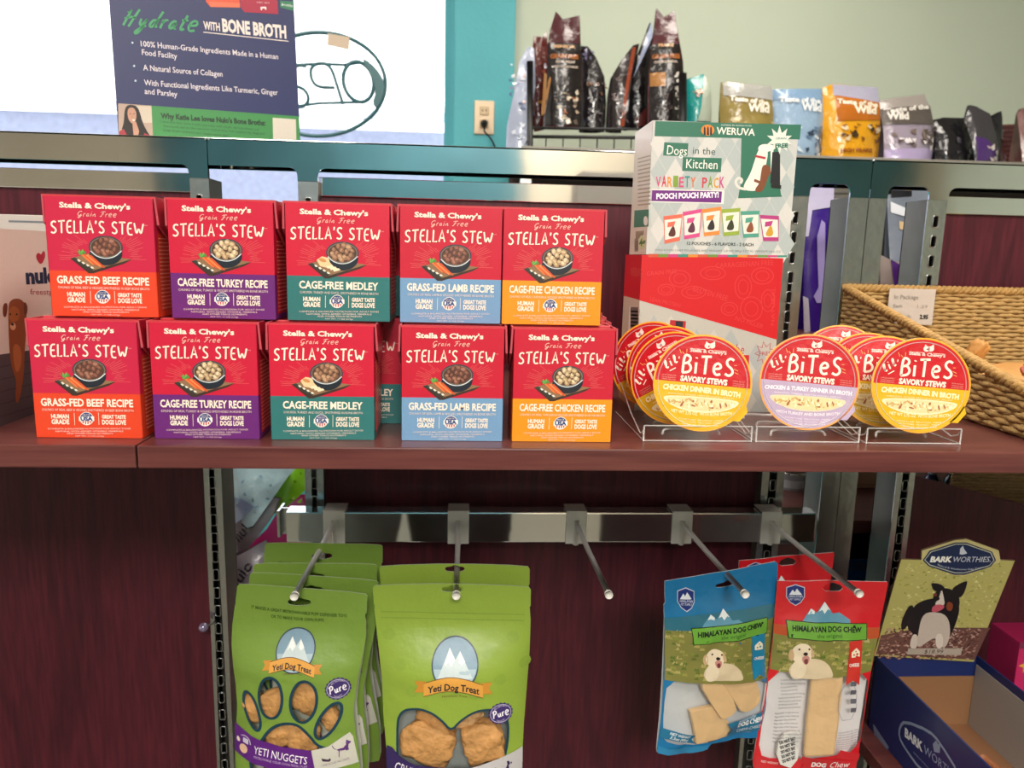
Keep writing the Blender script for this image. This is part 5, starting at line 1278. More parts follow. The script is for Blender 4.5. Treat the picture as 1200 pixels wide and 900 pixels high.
# red bags
CR_ = (870, 630, 3.333)
red_out = [(200, 172), (250, 190), (330, 212), (420, 192), (500, 176), (566, 172), (568, 180), (556, 240), (530, 360), (505, 470), (488, 560), (470, 680), (452, 800), (440, 892), (300, 905), (120, 905), (42, 896), (40, 870), (58, 760), (80, 640), (98, 520), (112, 400), (124, 300), (134, 200), (136, 168)]
rwin = smooth_path([(104, 508), (250, 520), (360, 528), (490, 515), (470, 660), (450, 812), (300, 842), (120, 856), (58, 842), (76, 690)], 1, True)
REDF = '#cf1d28'
def paint_red(A):
    meadow(A, [(118, 350), (300, 372), (528, 372), (510, 440), (494, 512), (360, 528), (104, 506)], 385, 508, lambda y: (122+(500-y)*.06, 490), 8, 0)
    A.poly([(120, 330), (534, 346), (528, 388), (300, 384), (116, 366)], '#b8502a', 1.8)
    shield(A, 206, 222, 36, 42); chew_header(A, 168, 316, 478, 330, 58, 225, 322, 1.0)
    labrador(A, 160, 410, 1.02)
    ribbon(A, 434, 392, 418, 545, 26, '#c83228', 'CHEESE')
    A.poly([(48, 842), (158, 860), (148, 880), (160, 900), (42, 896)], '#c8222c', 4); A.text('NET WEIGHT', (70, 870), (136, 878), 9, '#f0d8d8', 5)
    A.poly([(222, 836), (440, 862), (440, 900), (216, 900), (232, 872)], '#c8222c', 4); A.poly([(350, 842), (372, 808), (452, 832), (446, 862)], '#c8222c', 4.2)
    A.text('DOG', (262, 882), (318, 886), 20, '#f4ecec', 5, bold=.05); A.hand('Hard', (336, 886), (400, 880), 30, 3.4, '#f4ecec', 5) if False else A.text('Chew', (336, 888), (412, 884), 26, '#f4ecec', 5, shear=.4)
    rnd = random.Random(2)
    for k in range(5): A.text('for all active and power chewing dogs', (142, 545+k*13), (232+rnd.uniform(-30, 4), 538+k*13), 7, '#6b6b74', 5)
    for k in range(4): A.text('ingredients yak and cow milk, lime juice', (132, 612+k*13), (225+rnd.uniform(-30, 4), 604+k*13), 7, '#6b6b74', 5)
    for k in range(9): A.text('digestible treat natural', (118-k, 672+k*14), (214+rnd.uniform(-20, 4), 664+k*14), 7, '#6b6b74', 5)
    A.line(smooth_path([(370, 560), (438, 555), (430, 690), (360, 694)], 1, True), 2, '#8a8a92', 5, closed=True)
    for k in range(4): A.poly([(412, 545+k*34), (434, 545+k*34), (432, 563+k*34), (410, 563+k*34)], '#5c5c66', 5)
    for k in range(8): A.text('supervise your dog always', (362-k*2, 742+k*9), (446, 738+k*9), 6, '#6b6b74', 5)
RO = at(981, 685, Y=.196)
hole_r = [(330+a, 208+b) for a, b in ((-40, 0), (-30, -14), (0, -24), (30, -14), (40, 0), (28, 10), (-28, 10))]
red_out2 = [(136, 168), (230, 170), (330, 166), (450, 170)]+red_out[5:-1]+[(134, 190)]
red, RA, rfr = make_bag('chew_bag', 'red chew bag holding one long chew, frontmost on the right hook', 'treat bag', RO, -.12, CR_, outline=red_out2, holes=[[(352+(q[0]-330)*1.0, q[1]-10) for q in hole_r]], windows=[rwin], base=REDF, back_col='#e6e2e2', paint=paint_red, B=.009, head=.10, mats=FOIL, cell=.006, seed=14, wr=.0018, film_m=haze, group='red chew bags on the right hook')
slab('cheese_chew', 'long straight tan chew standing upright inside the front red bag', RA, RO, -.12, [(262, 530), (388, 530), (372, 700), (352, 838), (232, 846), (244, 700)], -.0075, .007, ylow, GC, .003)
t = thing('freshness_packet', 'white freshness packet with black print at the lower left of the red bag window', 'packet', inbag(RO, -.12, RA, (170, 815), -.007), (0, .0, -.12))
u0_, v0_ = RA.T((170, 815))
fp = Art(); fp.T = lambda p: (RA.T(p)[0]-u0_, RA.T(p)[1]-v0_)
fo = [(132, 790), (155, 752), (205, 742), (218, 760), (206, 850), (180, 882), (140, 868), (126, 830)]
fp.poly(fo, '#d9d7d2', 0)
for k in range(5): fp.text('DO NOT EAT', (138+k*3, 790+k*18), (200, 772+k*18), 11, '#26242a', 2, bold=.08)
obj('packet_print', facing(fp.mesh(lambda u, v, w: Vector((u, -.0012-w*.3, v))), (0, -1, 0)), PAPER, t)
fl_ = [fp.T(p) for p in fo]; obj('packet_body', plate(fl_, [], -.001, .002), white_paint, t)
# tan chew + packet are not repeated in the red bag behind
dup(red, at(927, 655, Y=.282), (0, -.04, .02), 'red chew bag hanging behind the front red bag on the right hook')

# ------------------------------------------------------------------ standing sign card on the top rail
CS = (120, 0, 5.0)
SY = math.radians(22)
SU = Vector((math.cos(SY), math.sin(SY), 0)); SO = at(120+95/5, 162, Y=.43)
sg = thing('sign_card', 'tall navy and green advertising card standing on the rail in front of the window', 'sign', SO)
A = Art.on(SO, SU, (0, 0, 1), CS); A.dz = .0001
b0 = A.T((96, 812)); b1 = A.T((1160, 838)); tl = A.T((34, -60)); tr = A.T((1118, -45))
k = 2.0   # the card goes on above the frame
def up(p, q, k): return (q[0]+(p[0]-q[0])*k, q[1]+(p[1]-q[1])*k)
T0 = up(tl, b0, 1.12); T1 = up(tr, b1, 1.12)
card = [b0, b1, T1, T0]
A.tris(card, [(0,1,2,3)], '#2a3160', 0)
A.poly([(92, 606), (1150, 682), (1160, 838), (96, 812)], '#3f8a4c', 1)
A.poly([(92, 606), (287, 620), (297, 806), (96, 800)], '#b59c8c', 2)
A.poly([(196, 622), (287, 622), (292, 720), (240, 720)], '#cdbfae', 2.2)
HA = '#1c1416'
A.poly(smooth_path([(128, 660), (138, 622), (170, 612), (205, 625), (220, 660), (236, 720), (262, 770), (286, 806), (118, 803), (112, 760), (126, 720)], 2, True), HA, 2.6)
A.poly(smooth_path([(146, 650), (158, 630), (185, 632), (200, 660), (198, 700), (186, 726), (168, 722), (150, 695)], 2, True), '#c08f78', 3)
A.poly([(96, 800), (98, 770), (125, 756), (150, 800)], '#a3303c', 2.8); A.poly([(240, 806), (245, 780), (290, 800), (296, 806)], '#a3303c', 3.1)
A.poly([(176, 720), (196, 712), (216, 770), (206, 806), (184, 806)], '#c08f78', 2.9)
A.poly([(172, 702), (192, 700), (184, 712)], '#eee2dc', 3.6)
for x in (164, 186): A.poly(ell(x, 668, 5, 2.5, 8), '#2a1a18', 3.6)
A.line([(176, 672), (174, 690), (180, 692)], 2, '#8f6352', 3.6)
A.text("Why Katie Lee loves Nulo's Bone Broths:", (342, 693), (955, 735), 30, '#23402e', 3, bold=.05)
for i, (x0_, y0_, x1_, y1_) in enumerate([(335, 718, 915, 766), (358, 745, 950, 790), (358, 768, 740, 802)]):
    A.text(['"I love that their bone broths are made with simple real ingredients and', 'functional add ins like turmeric and parsley that support my dogs and', 'keep them hydrated and happy every day"'][i], (x0_, y0_), (x1_, y1_), 14, '#2c5638', 3)
A.poly([(997, 690), (1133, 700), (1136, 832), (1000, 824)], '#d9cfc2', 3)
A.hand('Hydrate', (112, 148), (545, 188), 96, 13, '#3f9a66', 3, slant=.35)
A.text('WITH', (594, 172), (690, 182), 46, '#eadfd8', 3, bold=.03); A.text('BONE BROTH', (704, 184), (1078, 224), 72, '#eadfd8', 3, bold=.045)
A.line([(592, 189), (1090, 243)], 5, '#eadfd8', 3)
for (s_, a_, b_) in (('100% Human-Grade Ingredients Made in a Human', (226, 272), (1030, 348)), ('Food Facility', (232, 322), (438, 346)), ('A Natural Source of Collagen', (240, 412), (704, 450)),
                     ('With Functional Ingredients Like Turmeric, Ginger', (246, 500), (1028, 558)), ('and Parsley', (248, 550), (440, 568))):
    A.text(s_, a_, b_, 33, '#e2dbe2', 3, bold=.01)
for p in ((176, 251), (186, 387), (194, 474)): A.poly(ell(*p, 6, 6, 12), '#c9dde6', 3)
A.poly([(604, -60), (800, -50), (806, 46), (632, 42), (606, 10)], '#d9553a', 2); A.poly([(806, -50), (1022, -40), (1030, 84), (830, 72), (808, 40)], '#a51f40', 2.4)
A.poly([(625, 10), (805, 20), (806, 46), (632, 42)], '#e0714f', 2.2); A.text('NET WT', (905, 18), (980, 24), 9, '#e8b9c0', 3)
A.poly([(925, 42), (955, 40), (962, 48), (956, 62), (950, 50), (936, 50), (934, 62), (928, 60)], '#f0dede', 3)
A.poly([(1040, 5), (1120, 10), (1121, 66), (1042, 44)], '#2f7a5a', 2); A.text('broths', (1048, 34), (1116, 44), 18, '#dfe6e0', 3, shear=.3)
NRM = Vector((SU.y, -SU.x, 0))
def smap(u, v, w): return SU*u+Vector((0, 0, v))+NRM*(.0006+w)
bm = bmesh.new(); f1 = [bm.verts.new(SU*a+Vector((0, 0, b))) for a, b in card]; f2 = [bm.verts.new(SU*a+Vector((0, 0, b))-NRM*.003) for a, b in card]
bm.faces.new(f1); bm.faces.new(f2[::-1])
for i in range(4): bm.faces.new((f1[i], f2[i], f2[(i+1) % 4], f1[(i+1) % 4]))
bmesh.ops.recalc_face_normals(bm, faces=bm.faces)
obj('card', bm, mat('card_back', '#9a958c', rough=.7), sg)
obj('front_print', facing(A.mesh(smap), NRM), PAPER, sg)
for u in (.05, .17):
    q = SU*u
    obj('foot_clip', bx(q.x-.008, q.x+.008, q.y+.004, q.y+.03, b0[1]-.004, b0[1]+.012), whitepl, sg)
# ------------------------------------------------------------------ neon sign hanging in the window, seen from behind
OY = WY-.10
CO_ = (340, 0, 3.158)
ns = thing('neon_sign', 'unlit oval neon open sign hanging in the bright window, seen from behind', 'sign', (0, 0, 0))
def wp(p, dy=0): q = at(CO_[0]+p[0]/CO_[2], CO_[1]+p[1]/CO_[2], Y=OY+dy); return q
cx = -130
def tube_px(nm, pts, r, m=neon, closed=False, dy=0): return obj(nm, tube(bmesh.new(), [wp(p, dy) for p in pts], r, 6, closed=closed), m, ns, True)
tube_px('outer_ring', ell(105, 312, 248, 192, 60), .007, closed=True)
# heavy right end of the housing
hp_ = [(266, 215), (300, 235), (335, 275), (352, 312), (345, 360), (322, 405), (305, 385), (318, 345), (310, 300), (285, 255)]
oc = wp((0, 0)); hpts = [(wp(p).x, wp(p).z) for p in smooth_path(hp_, 1, True)]
obj('sign_housing', plate(hpts, [], OY-.012, OY+.012), neon, ns)
tube_px('letter_o', ell(253, 303, 55, 76, 26, -.25), .007, closed=True)
tube_px('letter_p', smooth_path([(196, 386), (178, 330), (150, 240), (105, 232), (75, 250), (78, 295), (100, 322), (165, 325)], 2), .006)
tube_px('letter_e', smooth_path([(60, 245), (30, 240), (-10, 260), (-40, 310), (-15, 370), (30, 400), (66, 385), (68, 350), (40, 320), (-10, 322)], 2), .006)
tube_px('letter_n', smooth_path([(-60, 400), (-62, 250), (-110, 255), (-125, 320), (-122, 400)], 1), .006)
tube_px('cross_bar', [(25, 240), (110, 236), (200, 240), (258, 232)], .005); tube_px('cross_bar', [(30, 392), (110, 382), (190, 380), (262, 378)], .005)
obj('tag_label', plate([(wp(p).x, wp(p).z) for p in ((142, 128), (222, 142), (220, 188), (140, 170))], [], OY-.016, OY-.008), mat('beige_tag', '#c9b5a0', rough=.6), ns)
a_, b_ = wp((-60, 120)), wp((250, 215))
obj('hanging_chain', tube(bmesh.new(), [a_, a_+Vector((0, 0, .9))], .0025, 5), black, ns)
obj('hanging_chain', tube(bmesh.new(), [b_, b_+Vector((0, 0, .95))], .0015, 5), white_paint, ns)
# ------------------------------------------------------------------ woven basket
straw = mat('seagrass', '#b08e58', rough=.7, noise_=.32, nscale=55, bump=.3, bscale=200)
straw2 = mat('seagrass_rim', '#a98349', rough=.7, noise_=.3, nscale=70, bump=.3, bscale=200)
bk = thing('woven_basket', 'woven seagrass basket with a low front on the right end of the shelf', 'basket', (.485, .38, 0))
BX, BR_ = .485, .86
def rim_z(y): return .034+(.113-.034)*max(0, min(1, (y-.03)/(.38-.03)))
bo = Vector((.485, .38, 0))
def woven(nm, P0, P1, topf, rh=.0050, parent=bk, step=.0062, amp=.0016):
    "rows of seagrass going over and under the stakes"
    bm = bmesh.new(); P0 = Vector(P0); P1 = Vector(P1); d = (P1-P0); Lg = d.length; d.normalize(); n = Vector((-d.y, d.x, 0))
    k = 0
    while True:
        z = .002+rh*(k+.5)
        seg = []
        m = int(Lg/step); cur = []
        for i in range(m+1):
            p = P0+d*(Lg*i/m)
            if z < topf(p)-rh*.3:
                rnd_ = noise.noise(Vector((i*.7, k*1.3, P0.x*9)))
                cur.append(p+n*(amp*math.sin(PI*(i*.5+k)))+Vector((0, 0, z+rnd_*.0009))-bo)
            elif cur: seg.append(cur); cur = []
        if cur: seg.append(cur)
        if not seg or k > 40: break
        for s in seg:
            if len(s) > 1: tube(bm, s, [rh*.56*(1+.18*noise.noise(p*160)) for p in s], 5)
        k += 1
    o = obj(nm, bm, straw, parent, True); o['kind'] = 'stuff'
    return o
woven('woven_side', (BX, .03, 0), (BX, .38, 0), lambda p: rim_z(p.y))
woven('woven_back', (BX, .38, 0), (BR_, .38, 0), lambda p: .113)
woven('woven_side', (BR_, .03, 0), (BR_, .38, 0), lambda p: rim_z(p.y))
woven('woven_front', (BX, .03, 0), (BR_, .03, 0), lambda p: .034)
obj('basket_floor', bx(BX-bo.x, BR_-bo.x, .03-bo.y, 0, .001, .005), straw, bk)
def rope(nm, pts, r, pitch=.007):
    bm = bmesh.new(); pts = [Vector(p)-bo for p in pts]
    dense = []
    for a, b in zip(pts, pts[1:]):
        m = max(1, int((b-a).length/.0022)); dense += [a+(b-a)*i/m for i in range(m)]
    dense.append(pts[-1])
    for ph in (0, 2*PI/3, 4*PI/3):
        q = []; s = 0
        for i, p in enumerate(dense):
            if i: s += (p-dense[i-1]).length
            d = (dense[min(i+1, len(dense)-1)]-dense[max(i-1, 0)]).normalized(); a = d.cross(Vector((0, 0, 1))).normalized(); b = a.cross(d)
            t = ph+2*PI*s/(pitch*3); q.append(p+(a*math.cos(t)+b*math.sin(t))*r*.5)
        tube(bm, q, r*.62, 6)
    return obj(nm, bm, straw2, bk, True)
rope('twisted_rim', [(BX, .03, .037), (BX, .38, .116)], .0052)
rope('twisted_rim', [(BX, .38, .116), (BR_, .38, .116)], .0052)
rope('twisted_rim', [(BX, .03, .037), (BR_, .03, .037)], .0052)
rope('twisted_rim', [(BR_, .03, .037), (BR_, .38, .116)], .0052)
# price card clipped to the back rim
pc_ = thing('price_card', 'white price card in a clear sleeve clipped on the back rim of the basket', 'card', (at(1043, 338, Y=.368).x, .368, at(1043, 380, Y=.368).z))
w_ = at(1097, 340, Y=.368).x-at(1043, 338, Y=.368).x; h_ = at(1043, 338, Y=.368).z-at(1043, 380, Y=.368).z
obj('card', bx(0, w_, 0, .0012, 0, h_, .0003), mat('warm_white_card', '#cfc3ba', rough=.5), pc_)
A = Art(quad=[(0, 0), (54, 0), (54, 42), (0, 42)], w=w_, h=h_); 
A.text('In Package', (6, 12), (34, 12), 5, '#8c837c'); A.text('Each', (6, 22), (16, 22), 4, '#8c837c'); A.text('treat bundle', (5, 34), (28, 34), 4, '#9c938c'); A.text('2.95', (38, 35), (48, 35), 5, '#3c3836', bold=.05); A.text('1.29', (34, 22), (46, 22), 3.5, '#9c938c')
obj('card_print', facing(A.mesh(lambda u, v, w: Vector((u+w_/2, -.0003-w, v))), (0, -1, 0)), PAPER, pc_)
obj('clear_sleeve', bx(-.001, w_+.001, -.0022, -.0016, -.001, h_+.001), clear('clear_sleeve', gloss=.03, rough=.1, ior=1.3), pc_)
# chews in the basket
tanm = mat('tan_rawhide', '#c08a4a', rough=.55, noise_=.2, nscale=40, bump=.2, bscale=60)
redm = mat('reddish_jerky', '#a04c3a', rough=.55, noise_=.35, nscale=50, bump=.5, bscale=90)
GB = 'dog chews lying in the basket'
lump('dog_chew', 'tan rawhide mound lowest in the basket under the others', 'dog chew', (.68, .24, .020), (.13, .08, .016), (0, 0, .3), tanm, GB, 3)
lump('dog_chew', 'orange tan flat chew leaning high at the right inside the basket', 'dog chew', (.735, .27, .046), (.055, .03, .011), (.25, -.25, .5), mat('amber_chew', '#c88437', rough=.4, noise_=.15), GB, 8)
lump('dog_chew', 'knobbly reddish jerky piece in the basket nearest the sloping rim', 'dog chew', (.590, .17, .036), (.020, .012, .008), (.3, .5, .2), redm, GB, 12)
lump('dog_chew', 'reddish jerky piece in the basket behind the knobbly one', 'dog chew', (.618, .20, .036), (.022, .012, .009), (-.2, .3, 1.2), redm, GB, 17)
lump('dog_chew', 'small brown curled chew by the back wall of the basket', 'dog chew', (.620, .31, .045), (.010, .010, .016), (.4, .3, .2), tanm, GB, 21)
lump('dog_chew', 'pale tan fan shaped chew at the right edge of the frame in the basket', 'dog chew', (.655, .17, .040), (.034, .03, .009), (.5, .2, .4), mat('pale_rawhide', '#cfa36a', rough=.55, noise_=.15), GB, 26)
# ------------------------------------------------------------------ goods on the far wall shelf
crin = ink('crinkled_glossy_bag', rough=.2, bump=.6, bscale=22, coat=.5)
def pouch(name, label, cat, pts, Y, th, base, prints=(), m=crin, seed=0, yaw=0, group=None, cell=.02, wr=.006, crop=(0, 0, 1), strip=None, extra_h=0):
    "standing crinkled pouch; outline given in photo pixels on the plane at depth Y"
    xs = [p[0] for p in pts]; O = at(crop[0]+sum(xs)/len(xs)/crop[2], crop[1]+max(p[1] for p in pts)/crop[2], Y=Y)
    A = Art.on(O, (math.cos(yaw), math.sin(yaw), 0), (0, 0, 1), crop); A.dz = .0008
    o2 = [A.T(p) for p in pts]; x0, x1 = min(p[0] for p in o2), max(p[0] for p in o2); z0, z1 = min(p[1] for p in o2), max(p[1] for p in o2)
    W, H = x1-x0, z1-z0
    def sh(u, v):
        s = (u-x0)/W*2-1; k = (v-z0)/H
        f = max(0, 1-abs(s)**2.6)**.7*max(0, 1-max(0, k-.05)**1.6)**.9
        n = noise.noise(Vector((u*14+seed, v*12, seed)))+.6*noise.noise(Vector((u*34, v*30+seed, 1)))
        return th*f+wr*n*max(0, 1-abs(s)**4)
    t = thing(name, label, cat, O, (0, 0, yaw), group)
    B1 = Art(); B1.T = A.T; B1.poly(pts, base, 0)
    bm = B1.mesh(lambda u, v, w: Vector((u, -sh(u, v), v)), cell); bm2 = B1.mesh(lambda u, v, w: Vector((u, abs(sh(u, v))*.8+.004, v)), cell)
    bmesh.ops.remove_doubles(bm, verts=bm.verts, dist=1e-5); bmesh.ops.remove_doubles(bm2, verts=bm2.verts, dist=1e-5)
    obj('bag_front', facing(bm, (0, -1, 0)), m, t, True); obj('bag_back', facing(bm2, (0, 1, 0)), m, t, True)
    if prints:
        for f in prints: f(A)
        obj('front_print', facing(A.mesh(lambda u, v, w: Vector((u, -sh(u, v)-.0015-w, v)), cell), (0, -1, 0)), m, t, True)
    return t
SZ = at(1000, 192, Y=1.75).z
ws = thing('wall_shelf', 'shelf rack along the far sage wall carrying bags of pet food', 'shelf rack', (.15, 1.60, FLOOR))
hh = SZ-FLOOR
for z in (hh, hh-.42, hh-.84, .12): obj('shelf_board', bx(0, 2.4, 0, .6, z-.02, z, .002), mat('grey_shelf', '#8f8a82', rough=.5), ws)
obj('back_board', bx(0, 2.4, .6, .615, 0, hh), mat('dark_backboard', '#4a4140', rough=.7), ws)  # plain dark brown-grey board
for x in (0, 1.2, 2.37): obj('shelf_upright', bx(x, x+.03, 0, .03, 0, hh-.02), chrome_w, ws)
K3 = (560, 0, 3.529)
GW = 'kibble bags on the far wall shelf'
def band(pts, col, z=1): return lambda A: A.poly(pts, col, z)
def txt(s, a, b, h, col, z=3, bold=.05, shear=0): return lambda A: A.text(s, a, b, h, col, z, bold, shear)
def strokes(seed, x0, y0, x1, y1, n, cols, w=3):
    def f(A):
        r = random.Random(seed)
        for i in range(n):
            x, y = r.uniform(x0, x1), r.uniform(y0, y1)
            A.poly([(x, y), (x+r.uniform(6, 22), y+r.uniform(-12, 6)), (x+r.uniform(8, 26), y+r.uniform(4, 14)), (x+r.uniform(0, 8), y+r.uniform(6, 16))], r.choice(cols), w+i*.01)
    return f
DK = '#1d1618'
# bags in the wire rack
GR_ = 'tall dark kibble bags in the wire rack'
pouch('kibble_bag', 'silvery side of a food bag at the left end of the wire rack', 'food bag', [(205, 195), (232, 200), (238, 360), (200, 560), (196, 620), (116, 622), (120, 520), (150, 380), (170, 260)], 1.86, .03, '#aeb7cf', [strokes(1, 125, 260, 215, 600, 26, ['#e2e8f4', '#8a93b4', '#c9b0b0', '#5a6a92'])], crop=K3, seed=1, group=GR_)
pouch('kibble_bag', 'brown topped bag leaning behind the tall maroon one in the left of the rack', 'food bag', [(232, 150), (262, 158), (285, 130), (292, 300), (290, 530), (235, 540), (215, 400), (225, 220)], 1.93, .03, '#5a2420', [strokes(2, 235, 200, 285, 500, 18, ['#c9c9dc', '#8a3c28', '#c98a3c', '#2a1c22'])], crop=K3, seed=2, group=GR_)
pouch('kibble_bag', 'tall maroon topped black kibble bag on the left of the wire rack', 'food bag', [(322, 48), (350, 82), (420, 66), (424, 190), (430, 330), (424, 530), (270, 530), (276, 400), (292, 300), (290, 180), (300, 120)], 1.80, .035, '#4a2026',
      [band([(290, 185), (424, 185), (428, 525), (274, 525)], DK, 1), band([(274, 300), (300, 330), (276, 470), (262, 480)], '#a8743a', 1.5), txt('SENIOR', (310, 205), (400, 207), 12, '#c9a27c'), txt('GRAIN FREE', (296, 248), (412, 252), 17, '#a8622e'), txt('REAL MEAT', (318, 268), (398, 270), 9, '#b9a99c'), txt('WITH VEGETABLES', (300, 288), (410, 290), 8, '#b9a99c'), strokes(3, 300, 370, 400, 510, 22, ['#b9a48e', '#6a5a50', '#d9cdb8', '#8a4a2a'])], crop=K3, seed=3, group=GR_)
pouch('kibble_bag', 'squat black kibble bag with a rounded top in the middle left of the rack', 'food bag', [(428, 190), (455, 192), (485, 240), (520, 320), (530, 430), (526, 545), (420, 545), (424, 380)], 1.88, .03, '#1d171b', [strokes(4, 430, 200, 470, 280, 6, ['#b9b4d0', '#6a6480']), strokes(5, 440, 320, 520, 520, 16, ['#4a4248', '#6a4a3a', '#2c2a34']), txt('DOG', (446, 360), (496, 362), 14, '#8a6a58')], crop=K3, seed=4, group=GR_)
pouch('kibble_bag', 'dark kibble bag with an orange side seam, middle of the rack', 'food bag', [(640, 190), (668, 180), (640, 300), (620, 400), (600, 545), (528, 545), (536, 400), (552, 320), (600, 240)], 1.86, .03, '#241a1c', [band([(636, 200), (652, 198), (612, 400), (596, 530), (580, 530), (600, 380)], '#8a3c22', 1), strokes(6, 545, 330, 600, 520, 14, ['#3c343a', '#5a4a48'])], crop=K3, seed=5, group=GR_)
pouch('kibble_bag', 'black kibble bag just left of the tallest bag in the rack', 'food bag', [(690, 150), (712, 90), (722, 200), (712, 520), (600, 540), (612, 440), (640, 330), (660, 230)], 1.92, .03, '#1b161a', [band([(668, 230), (716, 90), (722, 150), (660, 280), (636, 330)], '#a3aecb', 1), band([(640, 500), (690, 450), (694, 520), (650, 535)], '#6a2a2a', 1.4)], crop=K3, seed=6, group=GR_)
pouch('kibble_bag', 'tallest maroon topped black kibble bag, right end of the wire rack', 'food bag', [(738, 35), (768, 72), (812, 44), (822, 150), (842, 260), (846, 520), (698, 520), (702, 360), (712, 220), (728, 130)], 1.80, .035, '#4d2128',
      [band([(712, 190), (826, 190), (842, 300), (844, 520), (704, 520)], DK, 1), txt('PRAIRIE', (740, 200), (800, 202), 12, '#c9a27c'), txt('GRAIN FREE', (716, 248), (826, 250), 17, '#a8622e'), txt('CHICKEN MEAL', (722, 268), (816, 268), 9, '#b9a99c'), band([(708, 306), (766, 308), (764, 366), (708, 362)], '#a8743e', 2), strokes(7, 800, 310, 826, 510, 16, ['#cfc8c0', '#9a948e'], 3), strokes(8, 712, 400, 790, 515, 10, ['#3a3438', '#574a48'])], crop=K3, seed=7, group=GR_)
wr_ = thing('wire_rack', 'black wire rack holding tall dark kibble bags on the far shelf', 'rack', (0, 0, 0))
def wpt(x, y, Y): return at(x, y, Y=Y)
for nm, a, b, r in (('rack_post', (621, 72), (621, 178), .010), ('rack_post', (800, 86), (800, 178), .012), ('rack_wire', (621, 150), (800, 152), .004), ('rack_wire', (621, 160), (800, 162), .0055), ('rack_wire', (621, 176), (800, 178), .004)):
    obj(nm, tube(bmesh.new(), [wpt(*a, 1.72), wpt(*b, 1.72)], r, 6), black, wr_, True)
for x in (621, 800):
    z_ = wpt(x, 160, 1.72); obj('rack_wire', tube(bmesh.new(), [z_, z_+Vector((0, .28, 0))], .004, 6), black, wr_, True)
for x in range(640, 800, 20):
    z_ = wpt(x, 161, 1.72); obj('rack_wire', tube(bmesh.new(), [z_, z_+Vector((0, 0, -.05))], .002, 5), black, wr_, True)
K4 = (780, 60, 2.857)
pouch('kibble_bag', 'small teal food bag turned sideways between the rack and the olive bag', 'food bag', [(66, 96), (128, 76), (144, 130), (152, 240), (60, 240), (62, 170)], 1.84, .03, '#1f8f8c', [band([(128, 78), (146, 130), (152, 240), (96, 240), (110, 190)], '#a9b3a4', 1), strokes(9, 66, 130, 104, 150, 5, ['#c97a4a', '#8a5a4a'])], crop=K4, seed=8, group=GW)
def wild(label, pts, base, prints, seed, Y=1.80): return pouch('kibble_bag', label, 'food bag', pts, Y, .05, base, prints, crop=K4, seed=seed, group=GW)
wild('olive and silver kibble bag, first of the four in a row behind the variety box', [(186, 104), (200, 102), (350, 120), (355, 240), (356, 372), (180, 372), (180, 200)], '#8e7c42', [band([(190, 104), (350, 120), (352, 168), (190, 150)], '#a9a8a4', 1), txt('Taste of the', (206, 168), (334, 186), 16, '#ece6d8'), txt('Wild', (262, 206), (334, 212), 26, '#ece6d8'), strokes(11, 200, 230, 340, 360, 20, ['#6b5a2c', '#b8a468'])], 11)
wild('blue and silver kibble bag, second of the four in a row', [(356, 128), (520, 126), (524, 250), (516, 372), (356, 372)], '#8fa9c4', [band([(358, 130), (520, 128), (520, 165), (358, 165)], '#7e9dbd', 1), txt('Taste of the', (372, 172), (510, 178), 16, '#e8ecf0'), txt('Wild', (440, 202), (512, 206), 26, '#e8ecf0'), strokes(12, 440, 250, 516, 350, 18, ['#2f3c50', '#dfe8f2', '#5a7492']), strokes(13, 370, 250, 430, 340, 8, ['#6d8db0', '#c9d9e6'])], 12)
wild('bright yellow kibble bag, third of the four in a row', [(526, 122), (560, 110), (704, 124), (712, 250), (708, 372), (512, 372), (520, 250)], '#d99a18', [band([(556, 112), (704, 124), (706, 176), (556, 150)], '#a8a6bc', 1), band([(560, 150), (706, 176), (708, 235), (558, 240)], '#b5661c', 1.2), txt('Taste of the', (562, 178), (698, 192), 16, '#efe6d0'), txt('Wild', (612, 212), (690, 216), 26, '#efe6d0'), strokes(14, 560, 245, 704, 300, 26, ['#3a2a16', '#7a4a1c', '#d8c49a']), txt('HIGH PRAIRIE', (560, 345), (668, 345), 12, '#8a4a14')], 13)
wild('grey and lilac kibble bag, fourth of the four in a row', [(706, 164), (780, 168), (862, 144), (880, 200), (890, 260), (886, 372), (712, 372), (716, 250)], '#9a8fa0', [band([(708, 166), (862, 146), (872, 190), (708, 200)], '#9c9490', 1), band([(712, 196), (876, 186), (884, 250), (714, 250)], '#5c5450', 1.2), txt('Taste of the', (722, 212), (870, 196), 15, '#e8e2dc'), txt('Wild', (726, 232), (792, 234), 24, '#e8e2dc'), strokes(15, 722, 262, 880, 325, 28, ['#e8e0e4', '#5a4c48', '#7a6a64']), band([(714, 335), (886, 330), (886, 368), (714, 370)], '#b2a2cc', 2)], 14)
pouch('kibble_bag', 'black shiny bag lying low to the right of the grey and lilac one', 'food bag', [(888, 232), (930, 222), (1000, 224), (1016, 372), (884, 372)], 1.82, .05, '#17141a', [strokes(16, 920, 250, 990, 360, 5, ['#3c3842', '#5a5660'])], crop=K4, seed=15, group=GW)
pouch('kibble_bag', 'charcoal bag with a purple and white corner, on the far shelf at right', 'food bag', [(1014, 180), (1040, 186), (1076, 212), (1104, 370), (1012, 372), (1000, 230)], 1.78, .04, '#3c393e', [band([(1016, 290), (1050, 300), (1100, 350), (1100, 372), (1016, 372)], '#4a2a6e', 1), strokes(17, 1040, 320, 1096, 370, 8, ['#e0d4d4', '#c9b0b8'])], crop=K4, seed=16, group=GW)
pouch('kibble_bag', 'black bag with a sharp pointed top corner on the far shelf', 'food bag', [(1068, 250), (1096, 214), (1122, 200), (1124, 300), (1110, 374), (1080, 374)], 1.88, .02, '#1f1d24', crop=K4, seed=17, group=GW)
